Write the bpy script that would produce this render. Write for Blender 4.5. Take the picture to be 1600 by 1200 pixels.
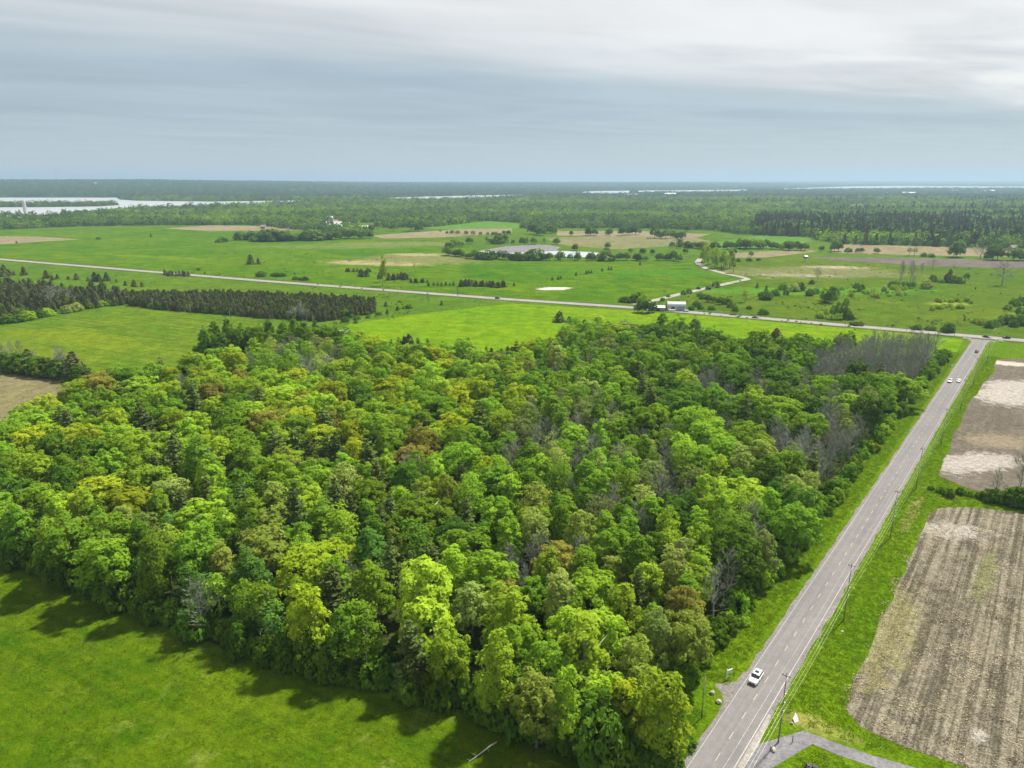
import bpy, bmesh, math, random
import numpy as np
from mathutils import Vector, noise as mnoise

for o in list(bpy.data.objects):
    bpy.data.objects.remove(o)
SC = bpy.context.scene
COL = SC.collection
rnd = random.Random(7)
R = math.radians

# ------------------------------------------------------------------ camera, sky, sun, exposure
CAM_H, FPX, EYE = 85.0, 1110.0, 281.0            # flying height; focal length and eye-level row of the photo
PITCH = math.atan((600 - EYE) / FPX)
cd = bpy.data.cameras.new('camera')
cam = bpy.data.objects.new('camera', cd)
COL.objects.link(cam)
cam.location = (0, 0, CAM_H)
cam.rotation_euler = (math.pi / 2 - PITCH, 0, 0)
cd.sensor_width = 36.0
cd.lens = FPX / 1600 * 36
cd.clip_start, cd.clip_end = 1.0, 80000
SC.camera = cam

SUN_EL, SUN_AZ = R(53), R(47)                     # azimuth from +Y (view direction) towards +X
sd = bpy.data.lights.new('sun', 'SUN')
sd.energy = 3.6
sd.angle = R(3.0)
sd.color = (1.0, 0.945, 0.85)
sun = bpy.data.objects.new('sun', sd)
COL.objects.link(sun)
S = Vector((math.sin(SUN_AZ) * math.cos(SUN_EL), math.cos(SUN_AZ) * math.cos(SUN_EL), math.sin(SUN_EL)))
sun.rotation_euler = S.to_track_quat('Z', 'Y').to_euler()
sun.location = (0, 0, 160)

SC.view_settings.view_transform = 'Standard'
SC.view_settings.look = 'None'
SC.view_settings.gamma = 1
SC.view_settings.exposure = 1.45
SC.view_settings.use_curve_mapping = False
SC.render.engine = 'CYCLES'
cy = SC.cycles
cy.max_bounces, cy.diffuse_bounces, cy.glossy_bounces, cy.transmission_bounces, cy.volume_bounces = 6, 3, 2, 3, 0
cy.use_denoising = True
cy.sample_clamp_indirect = 4


class NT:
    """short-hand for building node trees"""
    def __init__(s, tree):
        s.t = tree

    def n(s, typ, ins=None, **kw):
        nd = s.t.nodes.new(typ)
        for k, v in kw.items():
            setattr(nd, k, v)
        for k, v in (ins or {}).items():
            if isinstance(v, bpy.types.NodeSocket):
                s.t.links.new(v, nd.inputs[k])
            else:
                nd.inputs[k].default_value = v
        return nd

    def math(s, op, a, b=0.0, c=None, clamp=False):
        d = {0: a, 1: b}
        if c is not None:
            d[2] = c
        return s.n('ShaderNodeMath', d, operation=op, use_clamp=clamp).outputs[0]

    def vmath(s, op, a, b=(0, 0, 0)):
        return s.n('ShaderNodeVectorMath', {0: a, 1: b}, operation=op).outputs[0]

    def noise(s, vec, scale, detail=4, rough=0.55, dist=0.0):
        return s.n('ShaderNodeTexNoise', {'Vector': vec, 'Scale': scale, 'Detail': detail, 'Roughness': rough, 'Distortion': dist}).outputs['Fac']

    def smooth(s, v, a, b, lo=0.0, hi=1.0):
        return s.n('ShaderNodeMapRange', {'Value': v, 'From Min': a, 'From Max': b, 'To Min': lo, 'To Max': hi}, interpolation_type='SMOOTHSTEP').outputs[0]

    def mix(s, f, a, b, mode='MIX'):
        nd = s.t.nodes.new('ShaderNodeMix')
        nd.data_type = 'RGBA'
        nd.blend_type = mode
        for i, v in ((0, f), (6, a), (7, b)):
            if isinstance(v, bpy.types.NodeSocket):
                s.t.links.new(v, nd.inputs[i])
            else:
                nd.inputs[i].default_value = v if i == 0 else (*v[:3], 1)
        return nd.outputs[2]

    def rotscale(s, vec, ang, sc):
        r = s.n('ShaderNodeMapping', {'Vector': vec, 'Rotation': (0, 0, ang)}).outputs[0]
        return s.n('ShaderNodeMapping', {'Vector': r, 'Scale': sc}).outputs[0]

    def link(s, a, b):
        s.t.links.new(a, b)


world = bpy.data.worlds.new('World')
SC.world = world
world.use_nodes = True
wt = world.node_tree
wt.nodes.clear()
W = NT(wt)
sky = W.n('ShaderNodeTexSky', sky_type='NISHITA', sun_disc=False, sun_elevation=SUN_EL, sun_rotation=SUN_AZ)
bg_sky = W.n('ShaderNodeBackground', {'Color': sky.outputs[0], 'Strength': 0.05})
tc = W.n('ShaderNodeTexCoord').outputs['Generated']
sx = W.n('ShaderNodeSeparateXYZ', {0: tc})
zz = W.math('MAXIMUM', W.math('ABSOLUTE', sx.outputs[2]), 0.012)
xp = W.math('DIVIDE', sx.outputs[0], zz)          # the cloud sheet as a flat layer overhead
yp = W.math('DIVIDE', sx.outputs[1], zz)
cp = W.n('ShaderNodeCombineXYZ', {0: xp, 1: yp}).outputs[0]
warp = W.noise(W.rotscale(cp, R(-30), (0.12, 0.12, 1)), 1.0, 3, 0.5)
mp = W.vmath('ADD', W.rotscale(cp, R(-30), (0.085, 0.22, 1)), W.n('ShaderNodeCombineXYZ', {0: 0.0, 1: W.math('MULTIPLY', warp, 1.3)}).outputs[0])
n1 = W.noise(mp, 1.0, 3, 0.45, 0.3)
n2 = W.noise(mp, 2.6, 4, 0.5, 0.4)
n3 = W.noise(W.rotscale(cp, R(-30), (0.15, 0.34, 1)), 1.3, 5, 0.55, 0.9)
wv = W.math('SUBTRACT', yp, W.math('MULTIPLY', xp, 0.54))
wv = W.math('ADD', wv, W.math('MULTIPLY', W.math('SUBTRACT', n1, 0.5), 4.5))
wv = W.math('ADD', wv, W.math('MULTIPLY', W.math('SUBTRACT', n2, 0.5), 1.0))
band = W.smooth(wv, 8.4, 4.6)                      # near sheet: white; beyond: blue-grey
streak = W.smooth(W.math('ADD', W.math('MULTIPLY', n2, 0.45), W.math('MULTIPLY', n3, 0.7)), 0.50, 0.72)
c_far = W.mix(W.smooth(n3, 0.3, 0.7), (0.142, 0.178, 0.205), (0.168, 0.202, 0.225))
c_near = W.mix(streak, (0.325, 0.322, 0.316), (0.228, 0.236, 0.240))
c = W.mix(band, c_far, c_near)
hz = W.smooth(sx.outputs[2], 0.085, 0.0)
n4 = W.noise(W.rotscale(cp, R(-30), (0.22, 0.42, 1)), 1.5, 4, 0.55, 0.5)
g4 = W.smooth(n4, 0.25, 0.75, 0.93, 1.07)
c = W.mix(1.0, c, W.n('ShaderNodeCombineColor', {0: g4, 1: g4, 2: g4}).outputs[0], 'MULTIPLY')
c = W.mix(hz, c, (0.190, 0.222, 0.240))
bg_cloud = W.n('ShaderNodeBackground', {'Color': c, 'Strength': 1.0})
mixw = W.n('ShaderNodeMixShader', {0: 0.9, 1: bg_sky.outputs[0], 2: bg_cloud.outputs[0]})
W.link(mixw.outputs[0], W.n('ShaderNodeOutputWorld').inputs[0])


# ------------------------------------------------------------------ helpers
cP, sP = math.cos(PITCH), math.sin(PITCH)


def at(x, y, z=0.0):
    """ground point (at height z) seen at pixel (x, y) of the 1600x1200 photo"""
    u, v = (x - 800) / FPX, (600 - y) / FPX
    t = (z - CAM_H) / (v * cP - sP)
    return (u * t, (v * sP + cP) * t)


def pix(X, Y, Z=0.0):
    d = Y * cP - (Z - CAM_H) * sP
    return (800 + FPX * X / d, 600 - FPX * (Y * sP + (Z - CAM_H) * cP) / d)


def mpp(y):
    """metres per photo pixel at the ground row y"""
    v = (600 - y) / FPX
    return -CAM_H / (v * cP - sP) / FPX


def tag(o, label=None, cat=None, group=None, kind=None):
    for k, v in (('label', label), ('category', cat), ('group', group), ('kind', kind)):
        if v:
            o[k] = v
    return o


def link(name, data, parent=None, loc=None, rz=0.0, mat=None):
    o = bpy.data.objects.new(name, data)
    COL.objects.link(o)
    if parent is not None:
        o.parent = parent
    if loc is not None:
        o.location = loc
    if rz:
        o.rotation_euler = (0, 0, rz)
    if mat is not None and data is not None:
        if not data.materials:
            data.materials.append(mat)
        else:
            o.material_slots[0].link = 'OBJECT'
            o.material_slots[0].material = mat
    return o


def empty(name, loc, rz=0.0, scale=1.0):
    o = bpy.data.objects.new(name, None)
    COL.objects.link(o)
    o.empty_display_size = 0.5
    o.location = loc
    o.rotation_euler = (0, 0, rz)
    o.scale = (scale,) * 3 if not isinstance(scale, tuple) else scale
    return o


class MB:
    """collects boxes, tubes and free faces into one mesh"""
    def __init__(s):
        s.v, s.f = [], []

    def add(s, vs, fs):
        b = len(s.v)
        s.v += [tuple(p) for p in vs]
        s.f += [tuple(i + b for i in q) for q in fs]
        return s

    def box(s, x0, x1, y0, y1, z0, z1):
        vs = [(x, y, z) for z in (z0, z1) for x, y in ((x0, y0), (x1, y0), (x1, y1), (x0, y1))]
        return s.add(vs, [(3, 2, 1, 0), (4, 5, 6, 7), (0, 1, 5, 4), (1, 2, 6, 5), (2, 3, 7, 6), (3, 0, 4, 7)])

    def tube(s, pts, rad, n=6, cap=True):
        pts = [Vector(p) for p in pts]
        if not hasattr(rad, '__len__'):
            rad = [rad] * len(pts)
        vs, fs = [], []
        for i, p in enumerate(pts):
            d = (pts[min(i + 1, len(pts) - 1)] - pts[max(i - 1, 0)]).normalized()
            a = d.orthogonal().normalized() if abs(d.z) < 0.9 else Vector((1, 0, 0)).cross(d).normalized()
            b = d.cross(a)
            for k in range(n):
                t = 2 * math.pi * k / n
                vs.append(p + (a * math.cos(t) + b * math.sin(t)) * rad[i])
        for i in range(len(pts) - 1):
            for k in range(n):
                k2 = (k + 1) % n
                fs.append((i * n + k, i * n + k2, (i + 1) * n + k2, (i + 1) * n + k))
        if cap:
            fs.append(tuple(range(n - 1, -1, -1)))
            fs.append(tuple((len(pts) - 1) * n + k for k in range(n)))
        return s.add(vs, fs)

    def prism(s, prof, x0, x1):
        """a profile of (y, z) points extruded along x"""
        n = len(prof)
        vs = [(x0, y, z) for y, z in prof] + [(x1, y, z) for y, z in prof]
        return s.add(vs, [tuple(range(n - 1, -1, -1)), tuple(range(n, 2 * n))] +
                     [(i, (i + 1) % n, n + (i + 1) % n, n + i) for i in range(n)])

    def mesh(s, name, smooth=False):
        m = bpy.data.meshes.new(name)
        m.from_pydata(s.v, [], s.f)
        if smooth:
            m.polygons.foreach_set('use_smooth', [True] * len(m.polygons))
        m.update()
        return m

    def obj(s, name, mat, parent=None, loc=None, rz=0.0, smooth=False, bevel=0.0):
        m = s.mesh(name, smooth)
        if bevel:
            bm = bmesh.new()
            bm.from_mesh(m)
            bmesh.ops.remove_doubles(bm, verts=bm.verts, dist=1e-4)
            bmesh.ops.bevel(bm, geom=[e for e in bm.edges if e.is_manifold and e.calc_face_angle(0) > 0.5], offset=bevel, segments=2, affect='EDGES', profile=0.6)
            bm.to_mesh(m)
            bm.free()
        return link(name, m, parent, loc, rz, mat)


def material(name, col, rough=0.7, spec=0.3, metal=0.0, var=0.12, scale=3.0, bump=0.0):
    m = bpy.data.materials.new(name)
    m.use_nodes = True
    T = NT(m.node_tree)
    b = m.node_tree.nodes['Principled BSDF']
    b.inputs['Roughness'].default_value = rough
    b.inputs['Specular IOR Level'].default_value = spec
    b.inputs['Metallic'].default_value = metal
    co = T.n('ShaderNodeTexCoord').outputs['Object']
    n = T.noise(co, scale, 5, 0.6)
    T.link(T.mix(n, tuple(x * (1 - var) for x in col), tuple(min(1, x * (1 + var)) for x in col)), b.inputs['Base Color'])
    if bump:
        bp = T.n('ShaderNodeBump', {'Height': T.noise(co, scale * 4, 4), 'Strength': bump, 'Distance': 0.05})
        T.link(bp.outputs[0], b.inputs['Normal'])
    return m


def field_mat(name, ca, cb, big=0.02, mid=0.12, fine=1.6, contrast=0.5, streak=None, spots=(), bump=0.6, rough=0.9, grain=0.3, cc=None, mott=1.0):
    """ground cover: two colours mottled at three sizes, optional drill streaks (angle, width, strength) and blotches of soil or growth"""
    K = lambda q: tuple(x * 0.66 for x in q)
    ca, cb, cc = K(ca), K(cb), K(cc) if cc else None
    spots = [(*q[:5], K(q[5]), q[6]) for q in spots]
    m = bpy.data.materials.new(name)
    m.use_nodes = True
    T = NT(m.node_tree)
    b = m.node_tree.nodes['Principled BSDF']
    b.inputs['Roughness'].default_value = rough
    b.inputs['Specular IOR Level'].default_value = 0.0
    P = T.n('ShaderNodeNewGeometry').outputs['Position']
    nb, nm, nf = T.noise(P, big, 4, 0.6, 0.5), T.noise(P, mid, 5, 0.6, 0.3), T.noise(P, fine, 5, 0.65)
    v = T.math('ADD', T.math('MULTIPLY', nb, 0.5), T.math('MULTIPLY', nm, 0.5))
    if streak:
        ang, wid, st = streak
        rp = T.rotscale(P, ang, (1 / wid, 0.018, 1))
        ns = T.noise(rp, 1.0, 4, 0.6, 0.2)
        v = T.math('ADD', v, T.math('MULTIPLY', T.math('SUBTRACT', ns, 0.5), st))
    v = T.smooth(v, 0.5 - contrast * 0.4, 0.5 + contrast * 0.4)
    col = T.mix(v, ca, cb)
    if cc:
        col = T.mix(T.smooth(T.noise(P, mid * 0.6, 5, 0.65, 0.8), 0.55, 0.72), col, cc)
    for (cx, cyy, rx, ry, rot, sc, am) in spots:
        mpn = T.rotscale(T.vmath('SUBTRACT', P, (cx, cyy, 0)), -rot, (1 / rx, 1 / ry, 0))
        ln = T.n('ShaderNodeVectorMath', {0: mpn}, operation='LENGTH').outputs['Value']
        ln = T.math('ADD', ln, T.math('MULTIPLY', T.math('SUBTRACT', T.noise(P, 4.5 / max(rx, ry), 8, 0.72), 0.5), 2.5))
        col = T.mix(T.smooth(ln, 1.15, 0.6, 0, am), col, sc)
    n5 = T.noise(P, mid * 2.7, 7, 0.72, 0.6)
    g5 = T.smooth(n5, 0.30, 0.70, 1 - 0.26 * mott, 1 + 0.22 * mott)
    col = T.mix(1.0, col, T.n('ShaderNodeCombineColor', {0: g5, 1: g5, 2: g5}).outputs[0], 'MULTIPLY')
    g = T.smooth(nf, 0.25, 0.75, 1 - grain, 1 + grain)
    col = T.mix(1.0, col, T.n('ShaderNodeCombineColor', {0: g, 1: g, 2: g}).outputs[0], 'MULTIPLY')
    T.link(col, b.inputs['Base Color'])
    if bump:
        h = T.math('ADD', nf, T.noise(P, fine * 0.3, 3))
        T.link(T.n('ShaderNodeBump', {'Height': h, 'Strength': bump, 'Distance': 0.35}).outputs[0], b.inputs['Normal'])
    return m


def leaf_mat(name, col, alt=None, trans=0.48, var=0.25):
    m = bpy.data.materials.new(name)
    m.use_nodes = True
    T = NT(m.node_tree)
    m.node_tree.nodes.clear()
    alt = alt or tuple(x * 0.72 for x in col)
    a = T.n('ShaderNodeAttribute', attribute_name='tone').outputs['Fac']
    oi = T.n('ShaderNodeObjectInfo').outputs['Random']
    c = T.mix(a, alt, col)
    hs = T.n('ShaderNodeHueSaturation', {'Hue': T.math('ADD', 0.488, T.math('MULTIPLY', oi, 0.024)),
                                         'Saturation': 1.0, 'Value': T.smooth(T.math('FRACT', T.math('MULTIPLY', oi, 7.31)), 0, 1, 1 - var, 1 + var), 'Color': c})
    d = T.n('ShaderNodeBsdfDiffuse', {'Color': hs.outputs[0]})
    tr = T.n('ShaderNodeBsdfTranslucent', {'Color': T.mix(0.5, hs.outputs[0], (col[0] * 1.3, col[1] * 1.25, col[2] * 0.5))})
    mx = T.n('ShaderNodeMixShader', {0: trans, 1: d.outputs[0], 2: tr.outputs[0]})
    T.link(mx.outputs[0], T.n('ShaderNodeOutputMaterial').inputs[0])
    return m


def poly(name, pts, z, mat, kind='structure', **kw):
    """flat ground sheet from world points"""
    bm = bmesh.new()
    vs = [bm.verts.new((p[0], p[1], z)) for p in pts]
    f = bm.faces.new(vs)
    if f.normal.z < 0:
        f.normal_flip()
    bmesh.ops.triangulate(bm, faces=[f])
    m = bpy.data.meshes.new(name)
    bm.to_mesh(m)
    bm.free()
    if m.polygons[0].normal.z < 0:
        m.flip_normals()
    o = link(name, m, mat=mat)
    return tag(o, kind=kind, **kw)


def ppoly(name, pxs, z, mat, **kw):
    return poly(name, [at(*p) for p in pxs], z, mat, **kw)


def inside(p, pg):
    x, y = p
    r = False
    j = len(pg) - 1
    for i in range(len(pg)):
        xi, yi = pg[i]
        xj, yj = pg[j]
        if (yi > y) != (yj > y) and x < (xj - xi) * (y - yi) / (yj - yi) + xi:
            r = not r
        j = i
    return r


def wobble(pts, step, amp, seed):
    """subdivide an outline and shake it, for field edges that no ruler drew"""
    q = random.Random(seed)
    out = []
    n = len(pts)
    for i in range(n):
        a, b = Vector(pts[i]), Vector(pts[(i + 1) % n])
        k = max(1, int((b - a).length / step))
        for j in range(k):
            p = a.lerp(b, j / k)
            out.append((p.x + q.uniform(-amp, amp), p.y + q.uniform(-amp, amp)))
    return out


# ------------------------------------------------------------------ ground, hills, fields, water
def sstep(a, b, x):
    t = min(1, max(0, (x - a) / (b - a)))
    return t * t * (3 - 2 * t)


def lerp_table(tab, x):
    if x <= tab[0][0]:
        return tab[0][1:]
    for (a, b) in zip(tab, tab[1:]):
        if x <= b[0]:
            f = (x - a[0]) / (b[0] - a[0])
            return tuple(p + (q - p) * f for p, q in zip(a[1:], b[1:]))
    return tab[-1][1:]


HILL = [(-0.80, 3480, 2400, 70), (-0.50, 3480, 2900, 66), (-0.30, 3250, 4000, 52), (-0.15, 3900, 5000, 38), (0.0, 4300, 6000, 36),
        (0.25, 6500, 6000, 40), (0.45, 10300, 4500, 46), (0.8, 10800, 4500, 44)]


def terrain(x, y):
    if y < 2600:
        return 0.0
    r = y
    d0, L, h = lerp_table(HILL, x / y)
    s = sstep(d0, d0 + L, r)
    if s <= 0:
        return 0.0
    return s * h * (1 + 0.16 * (mnoise.noise(Vector((x / 2200, y / 2200, 0.3))))) + s * 5 * mnoise.noise(Vector((x / 500, y / 500, 1.7)))


GREEN = (0.075, 0.165, 0.018)
g_mat = field_mat('pasture_ground', (0.060, 0.140, 0.010), (0.110, 0.180, 0.014), 0.006, 0.03, 0.5, 0.55, bump=0.5)
rows = [-400, -100, 40, 80, 120, 180, 260, 360, 500, 700, 1000, 1400, 1900, 2500] + [2800 + 230 * i for i in range(40)] + [12400 + 900 * i for i in range(11)]
NC = 140
mb = MB()
for Y in rows:
    for i in range(NC + 1):
        X = (i / NC * 2 - 1) * (700 + 0.98 * max(Y, 0))
        mb.v.append((X, Y, terrain(X, Y) if Y > 2600 else 0.0))
for r_ in range(len(rows) - 1):
    for i in range(NC):
        a = r_ * (NC + 1) + i
        mb.f.append((a, a + 1, a + NC + 2, a + NC + 1))
tag(mb.obj('ground', g_mat, smooth=True), kind='structure')

RD = Vector((math.sin(R(37.62)), math.cos(R(37.62))))   # along the near road
RN = Vector((RD.y, -RD.x))                              # to its right
RC = Vector((31.5, 88.8))


def rp(s, off):
    """point s metres along the near road, off metres to the right of its centre"""
    p = RC + RD * s + RN * off
    return (p.x, p.y)


XA, XB = Vector((-570.6, 799.3)), Vector((281.9, 382.5))  # the cross road
XC = [(-1500, 1262), (-900, 963), (-570.6, 799.3), (-225.3, 626.2), (0.0, 521.8), (78.6, 490.0), (163.0, 446.3), (226.8, 412.1), (266.0, 390.8), (320, 362), (700, 160)]

# fields south of the cross road
near_grass = field_mat('near_field_grass', (0.036, 0.100, 0.002), (0.122, 0.184, 0.006), 0.035, 0.16, 2.2, 0.7, streak=(R(117), 1.6, 0.45), mott=.8, bump=0.8, grain=0.24,
                       cc=(0.165, 0.215, 0.030))
poly('grass_field', wobble([(-420, -60), (60, -60), (33, 76), (19.2, 86.7), (-4.2, 95.9), (-46.3, 109.3), (-77.6, 124.9), (-118.7, 147), (-240, 205), (-420, 290)], 6, 0.5, 1), 0.02, near_grass)
hay = field_mat('hay_field_grass', (0.100, 0.225, 0.004), (0.180, 0.275, 0.007), 0.012, 0.05, 0.9, 0.6, streak=(R(116), 4, 0.7), bump=0.6)
ppoly('hay_field', [(545, 506), (640, 492), (800, 474), (985, 486), (1120, 492), (1200, 502), (1400, 519), (1505, 531), (1490, 560), (1300, 640), (900, 640), (560, 580), (505, 540)], 0.025, hay)
lf = field_mat('left_meadow_grass', (0.070, 0.148, 0.008), (0.138, 0.195, 0.016), 0.012, 0.06, 0.9, 0.6, streak=(R(116), 3.0, 1.0), bump=0.6,
               spots=[(*at(130, 530), 62, 16, R(-26), (0.160, 0.215, 0.012), 0.7), (*at(40, 550), 60, 14, R(-20), (0.150, 0.205, 0.012), 0.7)])
ppoly('meadow', [(-120, 545), (0, 512), (100, 493), (190, 481), (300, 490), (430, 508), (500, 530), (420, 620), (120, 640), (90, 600), (0, 577), (-150, 560)], 0.03, lf)
tan_left = field_mat('stubble_field', (0.165, 0.160, 0.070), (0.235, 0.200, 0.110), 0.02, 0.08, 1.0, 0.6, streak=(R(30), 2.2, 0.3), bump=0.6)
ppoly('stubble_field', [(-250, 560), (0, 580), (118, 599), (60, 660), (-250, 760)], 0.035, tan_left)
# fields north of the cross road
nf = field_mat('north_field_grass', (0.044, 0.138, 0.004), (0.118, 0.190, 0.006), 0.008, 0.03, 0.5, 0.55, streak=(R(110), 8, 0.6), bump=0.5,
               spots=[(*at(590, 411), 62, 24, R(-12), (0.38, 0.31, 0.17), 0.85), (*at(655, 405), 75, 55, R(-10), (0.20, 0.20, 0.075), 0.8),
                      (*at(655, 398), 40, 18, R(-10), (0.36, 0.31, 0.18), 0.8), (*at(640, 381), 120, 35, 0, (0.19, 0.20, 0.07), 0.75),
                      (*at(866, 451), 12, 8, R(-10), (0.62, 0.58, 0.52), 1.0), (*at(850, 452), 7, 5, 0, (0.6, 0.56, 0.5), 0.9), (*at(880, 450), 9, 4, 0, (0.6, 0.56, 0.5), 0.9),
                      (*at(520, 386), 130, 30, 0, (0.14, 0.20, 0.05), 0.7), (*at(1000, 425), 130, 18, R(-8), (0.060, 0.185, 0.010), 0.7),
                      (*at(250, 402), 120, 12, R(-24), (0.13, 0.21, 0.014), 0.8)])
ppoly('north_field', [(-350, 382), (-350, 362), (0, 361), (120, 356), (400, 357), (560, 374), (700, 366), (760, 405), (1080, 409), (1095, 424), (1165, 436), (1030, 468), (985, 474), (800, 464), (400, 434), (0, 401)], 0.02, nf)
rf = field_mat('right_pasture_grass', (0.048, 0.118, 0.006), (0.122, 0.170, 0.012), 0.01, 0.05, 0.6, 0.6, bump=0.4,
               spots=[(*at(1245, 430), 42, 12, R(-5), (0.46, 0.42, 0.34), 0.85), (*at(1305, 418), 36, 16, R(-5), (0.42, 0.36, 0.26), 0.75), (*at(1270, 426), 100, 45, 0, (0.20, 0.20, 0.09), 0.75),
                      (*at(1485, 475), 16, 9, 0, (0.26, 0.30, 0.05), 0.8), (*at(1250, 455), 110, 22, 0, (0.09, 0.23, 0.015), 0.8)])
ppoly('pasture', [(1170, 437), (1110, 420), (1150, 402), (1300, 404), (1460, 409), (1850, 417), (1850, 530), (1600, 528), (1540, 521), (1400, 510), (1200, 494), (1120, 486), (1040, 470)], 0.03, rf)
tan = field_mat('dry_field', (0.21, 0.185, 0.10), (0.30, 0.25, 0.155), 0.01, 0.04, 0.4, 0.6, streak=(R(80), 7, 0.3), bump=0.3)
grey = field_mat('tilled_field', (0.13, 0.11, 0.10), (0.185, 0.155, 0.135), 0.01, 0.04, 0.4, 0.6, streak=(R(80), 6, 0.3), bump=0.3)
olive = field_mat('olive_field', (0.17, 0.185, 0.07), (0.23, 0.21, 0.105), 0.008, 0.03, 0.4, 0.6, bump=0.3)
lush = field_mat('lush_field', (0.085, 0.20, 0.02), (0.12, 0.235, 0.03), 0.008, 0.03, 0.4, 0.6, bump=0.3)
ppoly('dry_field', [(-300, 371), (0, 369), (60, 370), (128, 374), (60, 378), (0, 382), (-300, 388)], 0.06, tan)
ppoly('dry_field', [(255, 357), (330, 352), (480, 354), (470, 360), (330, 361)], 0.06, tan)
ppoly('dry_field', [(580, 368), (720, 358), (800, 357), (800, 364), (690, 371), (600, 373)], 0.06, tan)
ppoly('olive_field', [(850, 372), (980, 367), (1080, 370), (1115, 378), (1030, 386), (960, 390), (880, 383)], 0.06, olive)
ppoly('dry_field', [(870, 361), (1000, 361), (1110, 366), (1090, 371), (960, 369), (870, 368)], 0.07, tan)
ppoly('dry_field', [(1130, 396), (1260, 390), (1280, 393), (1200, 402), (1140, 404)], 0.06, tan)
ppoly('dry_field', [(1300, 381), (1480, 386), (1850, 391), (1850, 405), (1600, 402), (1400, 398), (1300, 395)], 0.06, tan)
ppoly('tilled_field', [(1255, 402), (1400, 403), (1600, 407), (1850, 411), (1850, 426), (1600, 419), (1450, 416), (1330, 408)], 0.065, grey)
ppoly('lush_field', [(660, 356), (760, 346), (850, 352), (800, 358), (720, 360)], 0.055, lush)
ppoly('lush_field', [(1105, 380), (1190, 368), (1270, 372), (1250, 384), (1180, 390), (1120, 392)], 0.055, lush)
ppoly('lush_field', [(1300, 322), (1345, 319), (1368, 324), (1340, 327)], 0.055, lush)
for q in ([(620, 338), (700, 335), (725, 338), (640, 341)], [(250, 342), (330, 339), (340, 342), (260, 345)], [(880, 330), (980, 327), (992, 330), (890, 333)], [(1240, 331), (1330, 327), (1340, 330), (1250, 335)], [(1415, 337), (1500, 333), (1512, 336), (1430, 341)], [(1120, 335), (1185, 333), (1190, 337), (1125, 339)], [(440, 330), (520, 327), (530, 329), (450, 333)], [(700, 318), (800, 316), (800, 318), (705, 320)], [(1050, 318), (1130, 316), (1135, 318), (1055, 320)]):
    ppoly('lush_field', q, 0.055, lush)
forest_floor = field_mat('leaf_litter', (0.050, 0.055, 0.018), (0.075, 0.095, 0.022), 0.05, 0.3, 2.0, 0.7, bump=0.8)

# the two ploughed fields right of the road, with real clods and furrows
plough_a = field_mat('stubbly_plough_soil', (0.128, 0.114, 0.078), (0.305, 0.275, 0.204), 0.05, 0.32, 3.4, 0.60, mott=1.35, streak=(R(37.6), 0.9, 1.7), bump=1.0, grain=0.55,
                     spots=[(*at(1485, 830), 10, 5, R(0), (0.48, 0.44, 0.38), 0.75), (*at(1530, 1150), 2.0, 1.2, R(40), (0.5, 0.46, 0.40), 0.8), (*at(1390, 990), 5, 20, R(-37), (0.28, 0.27, 0.09), 0.5),
                            (*at(1540, 900), 2, 14, R(-37), (0.22, 0.24, 0.08), 0.6)])
plough_b = field_mat('wet_plough_soil', (0.125, 0.108, 0.084), (0.205, 0.178, 0.140), 0.05, 0.25, 2.4, 0.6, streak=(R(37.6), 1.5, 0.4), bump=0.8, grain=0.3,
                     spots=[(*at(1535, 722), 14, 7.5, R(20), (0.45, 0.415, 0.37), .85), (*at(1482, 725), 6, 10, R(-20), (0.43, 0.395, 0.355), .8), (*at(1568, 620), 13, 15, R(-30), (0.47, 0.435, 0.39), .85),
                            (*at(1595, 605), 18, 12, 0, (0.47, 0.435, 0.39), .85), (*at(1570, 568), 12, 5, R(-20), (0.60, 0.52, 0.44), 0.9), (*at(1560, 690), 12, 8, 0, (0.3, 0.25, 0.17), 0.7)])


def rough_sheet(name, pts, z, mat, step, amp, ang):
    xs = [p[0] for p in pts]
    ys = [p[1] for p in pts]
    bm = bmesh.new()
    f = bm.faces.new([bm.verts.new((p[0], p[1], 0)) for p in pts])
    ca, sa = math.cos(ang), math.sin(ang)
    # slice the outline into a grid along and across the furrows
    us = [p[0] * ca - p[1] * sa for p in pts]
    vs = [p[0] * sa + p[1] * ca for p in pts]
    for k in np.arange(min(us), max(us), step):
        bmesh.ops.bisect_plane(bm, geom=bm.verts[:] + bm.edges[:] + bm.faces[:], plane_co=(k * ca, -k * sa, 0), plane_no=(ca, -sa, 0))
    for k in np.arange(min(vs), max(vs), step * 2.2):
        bmesh.ops.bisect_plane(bm, geom=bm.verts[:] + bm.edges[:] + bm.faces[:], plane_co=(k * sa, k * ca, 0), plane_no=(sa, ca, 0))
    bmesh.ops.triangulate(bm, faces=bm.faces[:])
    q = random.Random(3)
    for v in bm.verts:
        if v.is_boundary:
            v.co.z = z
            continue
        u = v.co.x * ca - v.co.y * sa
        v.co.z = z + amp * (0.6 + 0.5 * math.sin(u * 2 * math.pi / (step * 4)) + 0.9 * mnoise.noise(v.co * 0.7) + q.uniform(-0.5, 0.5))
        v.co.z = max(v.co.z, z - 0.01)
    m = bpy.data.meshes.new(name)
    bm.to_mesh(m)
    bm.free()
    if m.polygons[0].normal.z < 0:
        m.flip_normals()
    return tag(link(name, m, mat=mat), kind='structure')


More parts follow.
